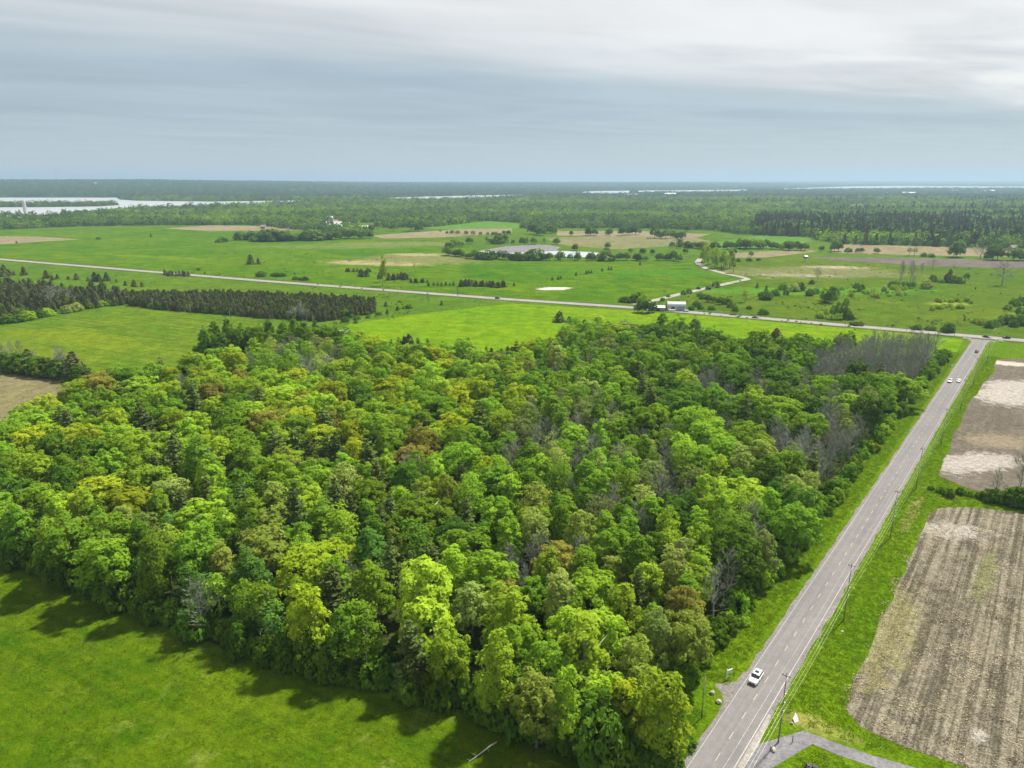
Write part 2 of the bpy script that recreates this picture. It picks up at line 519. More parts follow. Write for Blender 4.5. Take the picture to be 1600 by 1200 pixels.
PA = [at(*p) for p in [(1322, 1105), (1345, 1040), (1400, 920), (1432, 845), (1452, 803), (1470, 793), (1520, 792), (1600, 803), (1760, 830), (1900, 1100), (1700, 1240), (1560, 1215), (1420, 1168), (1350, 1140)]]
PB = [at(*p) for p in [(1466, 744), (1490, 680), (1515, 630), (1552, 580), (1558, 562), (1620, 560), (1850, 570), (1850, 800), (1600, 777), (1520, 766)]]
rough_sheet('ploughed_field', wobble(PA, 4, 0.5, 4), 0.05, plough_a, 0.75, 0.10, R(37.6))
rough_sheet('ploughed_field', wobble(PB, 5, 0.6, 5), 0.05, plough_b, 1.6, 0.08, R(37.6))
verge_mat = field_mat('verge_grass', (0.072, 0.158, 0.004), (0.138, 0.222, 0.007), 0.03, 0.2, 1.8, 0.8, streak=(R(37.6), 1.6, 0.3), bump=1.0, grain=0.35,
                      spots=[(*at(1425, 800), 1.6, 17, R(-37.6), (0.30, 0.27, 0.10), 0.55), (*at(1262, 1128), 4, 2.2, R(-25), (0.30, 0.28, 0.08), 0.8), (*at(1300, 1145), 5, 2, R(-25), (0.26, 0.29, 0.06), 0.7)])
poly('verge', [rp(-40, 3.3), rp(-40, 70)] + [rp(-5, 60), rp(60, 70), rp(130, 110), rp(352, 140), rp(374, 120), rp(374, 3.3)], 0.015, verge_mat)
poly('verge', [rp(-40, -3.2), rp(374, -3.2), rp(374, -18), rp(320, -17), rp(-40, -16)], 0.018, verge_mat)

# roads
asph = field_mat('worn_asphalt', (0.205, 0.198, 0.196), (0.270, 0.260, 0.256), 0.05, 0.3, 4.0, 0.8, streak=(R(37.6), 0.75, 1.0), mott=0.3, bump=0.08, grain=0.07, rough=0.85)
asph2 = field_mat('cross_road_asphalt', (0.30, 0.285, 0.27), (0.38, 0.36, 0.34), 0.05, 0.2, 2.0, 0.6, mott=0.4, bump=0.1, grain=0.08, rough=0.85)
grav = field_mat('shoulder_gravel', (0.20, 0.185, 0.175), (0.31, 0.285, 0.27), 0.1, 0.5, 5.0, 0.7, bump=0.5, grain=0.35)
pale_grav = field_mat('pale_gravel', (0.34, 0.315, 0.29), (0.46, 0.43, 0.39), 0.1, 0.5, 4.0, 0.7, bump=0.4, grain=0.25)
paint_w = material('road_paint_white', (0.35, 0.345, 0.335), 0.8, var=0.35, scale=0.9)
paint_y = material('road_paint_yellow', (0.36, 0.325, 0.235), 0.8, var=0.3, scale=0.9)
poly('road_shoulder', wobble([rp(-60, -3.65), rp(-60, 3.75), rp(379, 3.75), rp(379, -3.65)], 2.2, 0.24, 8), 0.024, grav)
poly('road', wobble([rp(-60, -3.1), rp(-60, 3.1), rp(366, 3.1), rp(372, 6), rp(378, 12), rp(382, 12), rp(382, -13), rp(377, -13), rp(370, -6), rp(364, -3.1)], 1.7, 0.06, 9), 0.040, asph)


def strip(name, s0, s1, o0, o1, z, mat):
    return poly(name, [rp(s0, o0), rp(s1, o0), rp(s1, o1), rp(s0, o1)], z, mat)


strip('road_edge_line', -60, 366, -2.86, -2.79, 0.044, paint_w)
strip('road_edge_line', -60, 366, 2.79, 2.86, 0.044, paint_w)
for k in range(-8, 66):
    strip('road_marking', k * 5.55 - .95, k * 5.55 + .95, -0.05, 0.05, 0.044, paint_y)


def ribbon(name, line, half, z, mat, kind='structure'):
    L, Rr = [], []
    P = [Vector(p) for p in line]
    for i, p in enumerate(P):
        d = (P[min(i + 1, len(P) - 1)] - P[max(i - 1, 0)]).normalized()
        n = Vector((d.y, -d.x))
        h = half[i] if hasattr(half, '__len__') else half
        L.append(tuple(p - n * h))
        Rr.append(tuple(p + n * h))
    m = bpy.data.meshes.new(name)
    n = len(P)
    m.from_pydata([(*p, z) for p in L + Rr], [], [(i, n + i, n + i + 1, i + 1) for i in range(n - 1)])
    if m.polygons[0].normal.z < 0:
        m.flip_normals()
    m.update()
    return tag(link(name, m, mat=mat), kind=kind)


ribbon('road_shoulder', XC, 4.9, 0.05, grav)
ribbon('cross_road', XC, 3.5, 0.066, asph2)
ribbon('road_edge_line', [Vector(p) for p in XC], 0.06, 0.074, paint_y)
ditch = field_mat('ditch_weeds', (0.045, 0.085, 0.012), (0.100, 0.145, 0.025), 0.03, 0.12, 0.8, 0.6, bump=0.8)
for so in (-1, 1):
    ribbon('ditch', [tuple(Vector(p) + Vector((.44, .9)) * so * 6.6) for p in XC], 1.5, 0.054, ditch)
farm_lane = [at(*p) for p in [(992, 476), (1020, 470), (1060, 460), (1110, 449), (1150, 440), (1169, 436), (1160, 433), (1135, 428), (1105, 420), (1092, 413), (1090, 409), (1094, 404)]]
ribbon('farm_lane', farm_lane, 3.0, 0.058, pale_grav)
drive = [rp(3.2, 2.9), rp(4.2, 5.4), at(1262, 1152), at(1310, 1171), at(1360, 1188), at(1440, 1212), at(1560, 1250)]
ribbon('gravel_drive', drive, [4.6, 2.3, 1.4, 1.25, 1.2, 1.25, 1.3], 0.030, field_mat('drive_gravel', (0.175, 0.175, 0.19), (0.28, 0.275, 0.288), 0.1, 0.5, 5.0, 0.8, streak=(R(70), 0.9, 0.4), bump=0.2, grain=0.15))
ribbon('gravel_patch', [rp(0, 3.5), rp(6, 3.6), rp(14, 3.3)], [0.45, 0.6, 0.3], 0.034, pale_grav)
ppoly('field_entrance', [(1116, 1069), (1135, 1066), (1150, 1065), (1162, 1050), (1176, 1050), (1146, 1112), (1128, 1122), (1131, 1098), (1127, 1082)], 0.032, grav)
ppoly('gravel_pond_bank', [(503, 521), (518, 516), (546, 516), (540, 521), (515, 526)], 0.05, pale_grav)

# water
water = bpy.data.materials.new('lake_water')
water.use_nodes = True
wb = water.node_tree.nodes['Principled BSDF']
wb.inputs['Base Color'].default_value = (0.33, 0.35, 0.36, 1)
wb.inputs['Roughness'].default_value = 0.28
wb.inputs['Metallic'].default_value = 0.0
wb.inputs['IOR'].default_value = 1.33
WT = NT(water.node_tree)
WT.link(WT.n('ShaderNodeBump', {'Height': WT.noise(WT.n('ShaderNodeNewGeometry').outputs['Position'], 0.2, 3), 'Strength': 0.5, 'Distance': 0.6}).outputs[0], wb.inputs['Normal'])
LAKES = [[(-260, 309), (185, 309), (187, 312), (215, 314), (330, 315.3), (475, 313.2), (462, 319.5), (330, 324), (230, 327), (150, 333), (60, 337), (-260, 337)],
         [(605, 309), (700, 306.6), (815, 304.2), (824, 305.2), (760, 309.2), (690, 311), (610, 311.5)],
         [(905, 301), (920, 299), (986, 298), (986, 301.5), (940, 303)],
         [(995, 298), (1085, 297.2), (1168, 296.4), (1168, 298.8), (1090, 299.6), (995, 300.2)],
         [(1220, 295), (1330, 291.2), (1420, 290.4), (1545, 291.4), (1900, 291.2), (1900, 293), (1450, 293.6), (1330, 294.8), (1222, 296.2)]]
for L in LAKES:
    ppoly('lake_water', L, 0.9, water)
POND = [[(748, 392), (790, 385), (850, 382), (875, 386), (868, 393), (800, 395)], [(820, 395), (872, 392), (925, 394), (962, 398), (955, 403), (880, 401), (825, 399)]]
reed = field_mat('reed_bed', (0.19, 0.185, 0.19), (0.27, 0.265, 0.27), 0.02, 0.1, 0.8, 0.7, bump=0.5)
ppoly('pond_water', POND[1], 0.10, water)
ppoly('pond_water', [(745, 394), (760, 390), (790, 393), (870, 394), (800, 396.5)], 0.09, water)
ppoly('reed_bed', POND[0], 0.095, reed)
ISLAND = [(-260, 320), (120, 319.6), (180, 319.8), (187, 321), (150, 323), (60, 324.2), (-260, 324.6)]
ppoly('island', ISLAND, 1.4, forest_floor)
#@@VEG@@

# ------------------------------------------------------------------ vegetation: meshes
def quads_mesh(name, C, N, S, tone, rng, aspect=1.0, axis=None):
    """n leaf sprays: bent quads at C facing N, size S; axis gives the long direction"""
    n = len(C)
    if axis is None:
        axis = rng.normal(size=(n, 3))
    t = np.cross(N, axis)
    t /= np.linalg.norm(t, axis=1)[:, None] + 1e-9
    b = np.cross(N, t)
    S = np.asarray(S)[:, None]
    j = lambda: 0.7 + 0.6 * rng.random((n, 1))
    # long direction is b
    if aspect == 0:
        v = np.stack([C - b * S * j() * .62 - t * S * j() * .35, C + t * S * j() * .72 + N * S * .1, C + b * S * j() * .68 - t * S * .2], 1).reshape(-1, 3)
        return v, np.arange(3 * n).reshape(n, 3), np.asarray(tone)
    v = np.stack([C - b * S * aspect * j() * .5, C + t * S * j() * .5 + N * S * .12, C + b * S * aspect * j() * .5, C - t * S * j() * .5 + N * S * .12], 1).reshape(-1, 3)
    return v, np.arange(4 * n).reshape(n, 4), np.asarray(tone)


def to_mesh(name, parts, mats):
    """parts: list of (verts, faces(n,4 or list), tone or None, material slot)"""
    V, F, T, M = [], [], [], []
    base = 0
    for v, f, t, mi in parts:
        v = np.asarray(v, dtype=float).reshape(-1, 3)
        V.append(v)
        for k, q in enumerate(f):
            F.append([int(i) + base for i in q])
        T += list(t) if t is not None else [0.5] * len(f)
        M += [mi] * len(f)
        base += len(v)
    m = bpy.data.meshes.new(name)
    m.from_pydata(np.concatenate(V).tolist(), [], F)
    a = m.attributes.new('tone', 'FLOAT', 'FACE')
    a.data.foreach_set('value', np.array(T, dtype=np.float32))
    for mm in mats:
        m.materials.append(mm)
    if len(mats) > 1:
        m.polygons.foreach_set('material_index', np.array(M, dtype=np.int32))
    m.update()
    return m


def unit(v):
    return v / (np.linalg.norm(v, axis=-1, keepdims=True) + 1e-9)


def crown_parts(seed, Rx, z0, z1, ncl, nlf, leaf, clr, top=0.6, fill=0.25, lobes=4, cone=0.0, squash=0.8, shape=0):
    """broadleaf crown: clumps of leaf sprays over a lobed dome"""
    g = np.random.default_rng(seed)
    H = z1 - z0
    zc = z0 + H * (1 - top)
    ld = unit(g.normal(size=(lobes, 3)) * [1, 1, .5])
    C, N, S, T = [], [], [], []
    for k in range(ncl):
        u = (k + 0.5) / ncl
        cz = 1 - 1.62 * u                                  # even cover from the top down
        ph = k * 2.39996 + g.normal() * .35
        sr = math.sqrt(max(0.02, 1 - cz * cz))
        d = np.array([math.cos(ph) * sr, math.sin(ph) * sr, cz])
        r = 0.74 + 0.26 * np.clip((ld @ d).max(), 0, 1) ** 2 + g.normal() * .095
        if g.random() < fill:
            r *= g.uniform(.45, .85)
        hz_ = H * top if d[2] > 0 else H * (1 - top)
        w = Rx * (1 - cone * max(0, d[2]))
        c = np.array([d[0] * w * r, d[1] * w * r, zc + d[2] * hz_ * r])
        cr = clr * g.uniform(.65, 1.3)
        m = int(nlf * g.uniform(.7, 1.3) * (cr / clr) ** 1.5)
        q = unit(g.normal(size=(m, 3)) + d * .75 + [0, 0, .45])
        rad = cr * (0.48 + 0.66 * g.random((m, 1)) ** .6)
        C.append(c + q * rad * [1, 1, squash])
        N.append(unit(q + d * .3 + [0, 0, .35] + g.normal(size=(m, 3)) * .42))
        S.append(leaf * g.uniform(.6, 1.35, m))
        T.append(np.clip(g.uniform(.15, .85) + g.normal(size=m) * .18, 0, 1))
    return quads_mesh('', np.concatenate(C), np.concatenate(N), np.concatenate(S), np.concatenate(T), g, shape)


def pine_parts(seed, Rx, z0, z1, leaf=0.55, whorl=1.15, droop=0.12, open_=0.0):
    """white pine: whorls of level sprays"""
    g = np.random.default_rng(seed)
    C, N, S, T, A = [], [], [], [], []
    z = z0
    while z < z1:
        f = (z - z0) / (z1 - z0)
        L = Rx * (1 - f) ** .75 * (0.55 + .45 * min(1, f * 5)) + .35
        nb = 6 if f < .8 else 4
        p0 = g.uniform(0, 6.28)
        for k in range(nb):
            if g.random() < open_:
                continue
            ph = p0 + k * 6.283 / nb + g.normal() * .25
            l = L * g.uniform(.6, 1.15)
            m = max(6, int(l * 11))
            s = g.random(m) ** .7
            d = np.array([math.cos(ph), math.sin(ph), 0])
            side = np.array([-d[1], d[0], 0])
            lat = g.normal(size=m) * .3 * l * (.25 + s * .6) * .8
            P = d * (s * l)[:, None] + side * lat[:, None]
            P[:, 2] = z + s * l * (.22 - droop * s) - np.abs(lat) * .1 + g.normal(size=m) * .14
            C.append(P)
            N.append(unit(np.array([0, 0, 1]) + g.normal(size=(m, 3)) * .45))
            A.append(unit(side + g.normal(size=(m, 3)) * .5))
            S.append(leaf * g.uniform(.6, 1.3, m))
            T.append(np.clip(g.uniform(.2, .8) + g.normal(size=m) * .15, 0, 1))
        z += whorl * g.uniform(.8, 1.2)
    return quads_mesh('', np.concatenate(C), np.concatenate(N), np.concatenate(S), np.concatenate(T), g, 1.5, np.concatenate(A))


def cedar_parts(seed, Rx, H, n=520, leaf=0.42, taper=0.8, z0=0.15):
    """juniper or cedar: a dense ragged cone"""
    g = np.random.default_rng(seed)
    u = g.random(n) ** 1.25
    ph = g.random(n) * 6.283
    bulge = 1 + .22 * np.sin(ph * 3 + seed) + .18 * np.sin(ph * 5 + u * 9)
    r = Rx * (1 - u) ** taper * bulge * (0.55 + .45 * g.random(n) ** .4) + .06
    C = np.stack([np.cos(ph) * r, np.sin(ph) * r, z0 + u * H * (1 + g.normal(size=n) * .03)], 1)
    N = unit(np.stack([np.cos(ph), np.sin(ph), .55 + 0 * ph], 1) + g.normal(size=(n, 3)) * .45)
    ax = unit(np.stack([0 * ph, 0 * ph, 1 + 0 * ph], 1) + g.normal(size=(n, 3)) * .4)
    ax = np.cross(N, ax)
    return quads_mesh('', C, N, leaf * g.uniform(.6, 1.4, n), np.clip(.5 + g.normal(size=n) * .25, 0, 1), g, 1.5, ax)


def trunk_mb(seed, H, r0, limbs=5, z_limb=0.45, spread=0.3, lean=0.04):
    q = random.Random(seed)
    mb = MB()
    lx, ly = q.uniform(-lean, lean) * H, q.uniform(-lean, lean) * H
    path = [(lx * f * f + q.uniform(-.1, .1) * (f > 0), ly * f * f, -0.15 + f * H) for f in (0, .12, .35, .6, .82, 1)]
    mb.tube(path, [r0 * 1.35, r0, r0 * .82, r0 * .6, r0 * .38, r0 * .12], 6)
    for k in range(limbs):
        f = z_limb + (0.92 - z_limb) * k / max(1, limbs)
        a = k * 2.4 + q.uniform(-.4, .4)
        p = Vector((lx * f * f, ly * f * f, -0.15 + f * H))
        L = H * spread * q.uniform(.7, 1.2) * (1.15 - f * .6)
        d = Vector((math.cos(a), math.sin(a), 0))
        mb.tube([p, p + d * L * .5 + Vector((0, 0, L * .45)), p + d * L * .9 + Vector((0, 0, L * 1.0))], [r0 * .42, r0 * .28, r0 * .08], 4)
    return mb


def bare_mb(seed, H, r0, limbs=22, upright=0.6, spread=0.3, twigs=9, tr=0.03):
    """leafless crown: limbs that fork into fine twigs"""
    q = random.Random(seed)
    mb = MB()
    mb.tube([(0, 0, -.15), (q.uniform(-.1, .1), 0, H * .3), (q.uniform(-.3, .3), q.uniform(-.3, .3), H * .65), (q.uniform(-.4, .4), q.uniform(-.4, .4), H)], [r0 * 1.2, r0, r0 * .55, .03], 5)
    for k in range(limbs):
        f = .22 + .74 * (k / limbs) ** .9
        a = k * 2.4 + q.uniform(-.5, .5)
        p = Vector((0, 0, H * f))
        L = H * spread * q.uniform(.6, 1.2) * (1.25 - f)
        d = Vector((math.cos(a), math.sin(a), 0)) * (1 - upright * .6) + Vector((0, 0, upright))
        d.normalize()
        e = p + d * L
        m_ = p + d * L * .5 + Vector((q.uniform(-.1, .1), q.uniform(-.1, .1), 0)) * L
        mb.tube([p, m_, e], [r0 * .3, r0 * .2, .02], 3, cap=False)
        for t in range(twigs):
            s = q.uniform(.25, 1)
            b = p.lerp(m_, s * 2) if s < .5 else m_.lerp(e, s * 2 - 1)
            dd = (d * .9 + Vector((q.gauss(0, .5), q.gauss(0, .5), q.gauss(.25, .3)))).normalized()
            l2 = L * q.uniform(.25, .6)
            mb.tube([b, b + dd * l2], [tr, tr * .5], 3, cap=False)
            for t2 in range(2):
                c0 = b + dd * l2 * q.uniform(.3, .8)
                d3 = (dd + Vector((q.gauss(0, .6), q.gauss(0, .6), q.gauss(.2, .3)))).normalized()
                mb.tube([c0, c0 + d3 * l2 * .6], [tr * .7, tr * .35], 3, cap=False)
    return mb


LEAF = {
    'lime': leaf_mat('lime_leaves', (0.311, 0.456, 0.033), (0.213, 0.337, 0.025)),
    'yellow': leaf_mat('yellow_green_leaves', (0.311, 0.393, 0.019), (0.220, 0.296, 0.017)),
    'mid': leaf_mat('mid_green_leaves', (0.181, 0.307, 0.023), (0.116, 0.222, 0.018)),
    'fresh': leaf_mat('fresh_green_leaves', (0.241, 0.390, 0.027), (0.156, 0.278, 0.023)),
    'dark': leaf_mat('dark_green_leaves', (0.114, 0.212, 0.019), (0.076, 0.154, 0.016)),
    'olive': leaf_mat('olive_leaves', (0.261, 0.325, 0.051), (0.180, 0.238, 0.037)),
    'pale': leaf_mat('pale_leaves', (0.298, 0.377, 0.088), (0.198, 0.273, 0.060)),
    'rust': leaf_mat('rusty_young_leaves', (0.267, 0.255, 0.046), (0.187, 0.191, 0.035)),
    'emerald': leaf_mat('emerald_leaves', (0.122, 0.249, 0.037), (0.084, 0.183, 0.029)),
    'pine': leaf_mat('pine_needles', (0.112, 0.160, 0.040), (0.078, 0.118, 0.030), 0.15),
    'cedar': leaf_mat('cedar_sprays', (0.104, 0.118, 0.044), (0.072, 0.085, 0.032), 0.12),
    'blue': leaf_mat('blue_green_leaves', (0.143, 0.232, 0.039), (0.102, 0.174, 0.031)),
    'shrub': leaf_mat('shrub_leaves', (0.118, 0.212, 0.016), (0.077, 0.150, 0.013)),
    'hill': leaf_mat('hill_leaves', (0.066, 0.120, 0.040), (0.046, 0.086, 0.030)),
    'bright': leaf_mat('poplar_leaves', (0.33, 0.45, 0.030), (0.24, 0.36, 0.024), .5),
    'haze': leaf_mat('thin_new_leaves', (0.205, 0.275, 0.075), (0.145, 0.2, 0.056)),
}
BARK = material('grey_bark', (0.16, 0.135, 0.11), 0.95, 0.1, var=0.3, scale=2.0)
BARK_PALE = material('pale_bark', (0.46, 0.43, 0.38), 0.9, 0.1, var=0.25, scale=2.0)
BARK_TWIG = material('twig_bark', (0.205, 0.222, 0.175), 0.95, 0.1, var=0.2, scale=1.0)

# crown shapes, all about 14 m tall as built; each tree scales them
CROWN = {'round': [], 'tall': [], 'broad': [], 'lobed': [], 'thin': []}
for i in range(10):
    CROWN['round'].append(to_mesh('round_crown', [(*crown_parts(100 + i, 4.3, 4.2, 14, 84, 44, .46, 1.0, lobes=6), 0)], [LEAF['mid']]))
for i in range(9):
    CROWN['tall'].append(to_mesh('tall_crown', [(*crown_parts(200 + i, 2.9, 3.0, 15.5, 76, 42, .42, .92, top=.66, cone=.25, lobes=5), 0)], [LEAF['mid']]))
for i in range(9):
    CROWN['broad'].append(to_mesh('broad_crown', [(*crown_parts(300 + i, 5.4, 4.8, 13.6, 104, 44, .46, 1.08, lobes=8, squash=.65), 0)], [LEAF['mid']]))
for i in range(9):
    a, b, t0 = crown_parts(400 + i, 3.2, 3.5, 14.5, 54, 42, .48, .95, lobes=5)
    a2, b2, t2 = crown_parts(450 + i, 2.9, 3.5, 12.0, 46, 42, .48, .95, lobes=5)
    a = np.concatenate([a + [1.4, .6, 0], a2 + [-2.0, -.9, 0]])
    CROWN['lobed'].append(to_mesh('lobed_crown', [(a, np.concatenate([b, b2 + b.size]), np.concatenate([t0, t2]), 0)], [LEAF['mid']]))
for i in range(5):
    CROWN['thin'].append(to_mesh('thin_crown', [(*crown_parts(500 + i, 2.7, 4.5, 14.0, 50, 24, .38, 1.05, lobes=5, fill=.35), 0)], [LEAF['haze']]))
TRUNK = [trunk_mb(600 + i, 12.0, .22 + .02 * i, 5).mesh('trunk', True) for i in range(4)]
PINE = [to_mesh('pine_crown', [(*pine_parts(700 + i, 3.6, 3.0, 15.5), 0)], [LEAF['pine']]) for i in range(4)]
PTRUNK = [trunk_mb(710 + i, 15.3, .20, 0).mesh('trunk', True) for i in range(2)]
CEDAR = [to_mesh('cedar_crown', [(*cedar_parts(800 + i, 1.8, 6.0, taper=.48 + .09 * i), 0)], [LEAF['cedar']]) for i in range(5)]
BUSHC = [to_mesh('bush_crown', [(*crown_parts(850 + i, 2.2, .15, 3.6, 34, 32, .40, .75, top=.75, lobes=5), 0)], [LEAF['shrub']]) for i in range(5)]
BARE = [bare_mb(900 + i, 12.0, .16, upright=.75, spread=.34).mesh('bare_crown') for i in range(4)]          # upright poplars and ashes
BARE_W = [bare_mb(950 + i, 11.0, .24, 26, upright=.35, spread=.52, twigs=12).mesh('bare_crown') for i in range(3)]  # wide field trees
for m_ in BARE + BARE_W:
    m_.materials.append(BARK_TWIG)
for m_ in TRUNK + PTRUNK:
    m_.materials.append(BARK)

COLOR = {'lime': 'lime green', 'yellow': 'yellow-green', 'mid': 'mid-green', 'fresh': 'fresh green', 'dark': 'dark green', 'olive': 'olive', 'pale': 'pale green',
         'rust': 'rusty', 'emerald': 'emerald green', 'pine': 'dark', 'blue': 'blue-green', 'haze': 'thin grey-green', 'bright': 'bright lime', 'cedar': 'dark', 'shrub': 'green'}
SHAPE = {'round': 'round-crowned', 'tall': 'tall narrow', 'broad': 'broad spreading', 'lobed': 'two-lobed', 'thin': 'sparse slender'}


def put_tree(shape, col, X, Y, s, sz=1.0, trunk=True, pale=False, name=None, rz=None):
    """one broadleaf, pine or bare tree as a thing with its trunk and crown"""
    nm = name or {'pine': 'pine_tree', 'bare': 'bare_tree', 'barewide': 'bare_tree', 'cedar': 'cedar_tree'}.get(shape, 'forest_tree')
    root = empty(nm, (X, Y, 0), rnd.uniform(0, 6.28) if rz is None else rz, (s * rnd.uniform(.84, 1.2), s * rnd.uniform(.84, 1.2), s * sz))
    root.rotation_euler.x, root.rotation_euler.y = rnd.gauss(0, .045), rnd.gauss(0, .045)
    if shape == 'pine':
        link('trunk', rnd.choice(PTRUNK), root)
        link('crown', rnd.choice(PINE), root)
    elif shape in ('bare', 'barewide'):
        link('crown', rnd.choice(BARE if shape == 'bare' else BARE_W), root)
    elif shape == 'cedar':
        link('crown', rnd.choice(CEDAR), root, mat=LEAF[col])
    else:
        t = link('trunk', rnd.choice(TRUNK), root, mat=BARK_PALE if pale else BARK)
        link('crown', rnd.choice(CROWN[shape]), root, mat=LEAF[col])
    root['category'] = 'tree'
    return root


# ------------------------------------------------------------------ stuff by geometry nodes: points that carry an index, a turn and a size
def scatter(name, pts, protos, label=None, category=None, group=None):
    """pts: rows (x, y, z, scale, height factor, prototype index); one object of kind stuff"""
    pts = np.asarray(pts, dtype=np.float32)
    g = np.random.default_rng(len(pts))
    m = bpy.data.meshes.new(name)
    m.vertices.add(len(pts))
    m.vertices.foreach_set('co', pts[:, :3].ravel())
    for an, ty, key, val in (('size', 'FLOAT_VECTOR', 'vector', np.stack([pts[:, 3], pts[:, 3], pts[:, 3] * pts[:, 4]], 1)),
                             ('turn', 'FLOAT_VECTOR', 'vector', np.stack([0 * pts[:, 0], 0 * pts[:, 0], g.random(len(pts)) * 6.283], 1)),
                             ('pick', 'INT', 'value', pts[:, 5].astype(np.int32))):
        a = m.attributes.new(an, ty, 'POINT')
        a.data.foreach_set(key, val.ravel() if ty == 'INT' else val.astype(np.float32).ravel())
    coll = bpy.data.collections.new(name + '_kinds')
    for i, pm in enumerate(protos):
        po = bpy.data.objects.new('%s_kind_%03d' % (name, i), pm)
        coll.objects.link(po)
    ng = bpy.data.node_groups.new(name, 'GeometryNodeTree')
    ng.interface.new_socket('Geometry', in_out='INPUT', socket_type='NodeSocketGeometry')
    ng.interface.new_socket('Geometry', in_out='OUTPUT', socket_type='NodeSocketGeometry')
    N = ng.nodes
    gi, go = N.new('NodeGroupInput'), N.new('NodeGroupOutput')
    ci = N.new('GeometryNodeCollectionInfo')
    ci.inputs['Collection'].default_value = coll
    ci.inputs['Separate Children'].default_value = True
    ci.inputs['Reset Children'].default_value = True
    ip = N.new('GeometryNodeInstanceOnPoints')
    ip.inputs['Pick Instance'].default_value = True

    def attr(nm, ty):
        a = N.new('GeometryNodeInputNamedAttribute')
        a.data_type = ty
        a.inputs['Name'].default_value = nm
        return a.outputs['Attribute']
    er = N.new('FunctionNodeEulerToRotation')
    L = ng.links.new
    L(gi.outputs[0], ip.inputs['Points'])
    L(ci.outputs[0], ip.inputs['Instance'])
    L(attr('pick', 'INT'), ip.inputs['Instance Index'])
    L(attr('turn', 'FLOAT_VECTOR'), er.inputs[0])
    L(er.outputs[0], ip.inputs['Rotation'])
    L(attr('size', 'FLOAT_VECTOR'), ip.inputs['Scale'])
    L(ip.outputs[0], go.inputs[0])
    o = link(name, m)
    o.modifiers.new('scatter', 'NODES').node_group = ng
    return tag(o, label, category, group, 'stuff')


def tree_mesh(shape, i, col, bark=BARK):
    """trunk and crown in one mesh, for trees past the count built singly"""
    bm = bmesh.new()
    bm.from_mesh(CROWN[shape][i % len(CROWN[shape])] if shape in CROWN else PINE[i % 4])
    nf_ = len(bm.faces)
    bm.from_mesh(TRUNK[i % 4] if shape in CROWN else PTRUNK[i % 2])
    bm.faces.ensure_lookup_table()
    for k, f in enumerate(bm.faces):
        f.material_index = 0 if k < nf_ else 1
    m = bpy.data.meshes.new('forest_tree')
    bm.to_mesh(m)
    bm.free()
    m.materials.clear()
    m.materials.append(LEAF[col])
    m.materials.append(bark)
    return m


# ------------------------------------------------------------------ the wood
WOOD = [(-240, 206), (-118.7, 148.5), (-46.3, 111), (-4.2, 97.5), (19.2, 87.5), (24.5, 86.5), (28.0, 92)] + [rp(s, -13.5) for s in (10, 60, 120, 200, 300, 316)] + \
       [at(1380, 556), at(1290, 560), at(1200, 566), at(1120, 558), at(1085, 545), at(1000, 535), at(900, 535), at(870, 560), at(800, 590), at(700, 576), at(600, 566), at(520, 562), at(460, 566), at(400, 584), at(300, 598), at(200, 620), at(120, 650), at(20, 690), at(-200, 790)]
poly('forest_floor', WOOD, 0.045, forest_floor)


class Near:
    def __init__(s, cell):
        s.c, s.d = cell, {}

    def ok(s, x, y, r):
        i, j = int(x // s.c), int(y // s.c)
        for a in range(i - 2, i + 3):
            for b in range(j - 2, j + 3):
                for (px_, py_, pr) in s.d.get((a, b), ()):
                    if math.hypot(px_ - x, py_ - y) < (r + pr) * .5:
                        return False
        return True

    def add(s, x, y, r):
        s.d.setdefault((int(x // s.c), int(y // s.c)), []).append((x, y, r))


near = Near(7.0)
near.add(*at(1096, 1118), 9.0)
near.add(*at(1085, 1150), 6.0)
trees = []   # (shape, colour, X, Y, scale, height factor, pale bark)

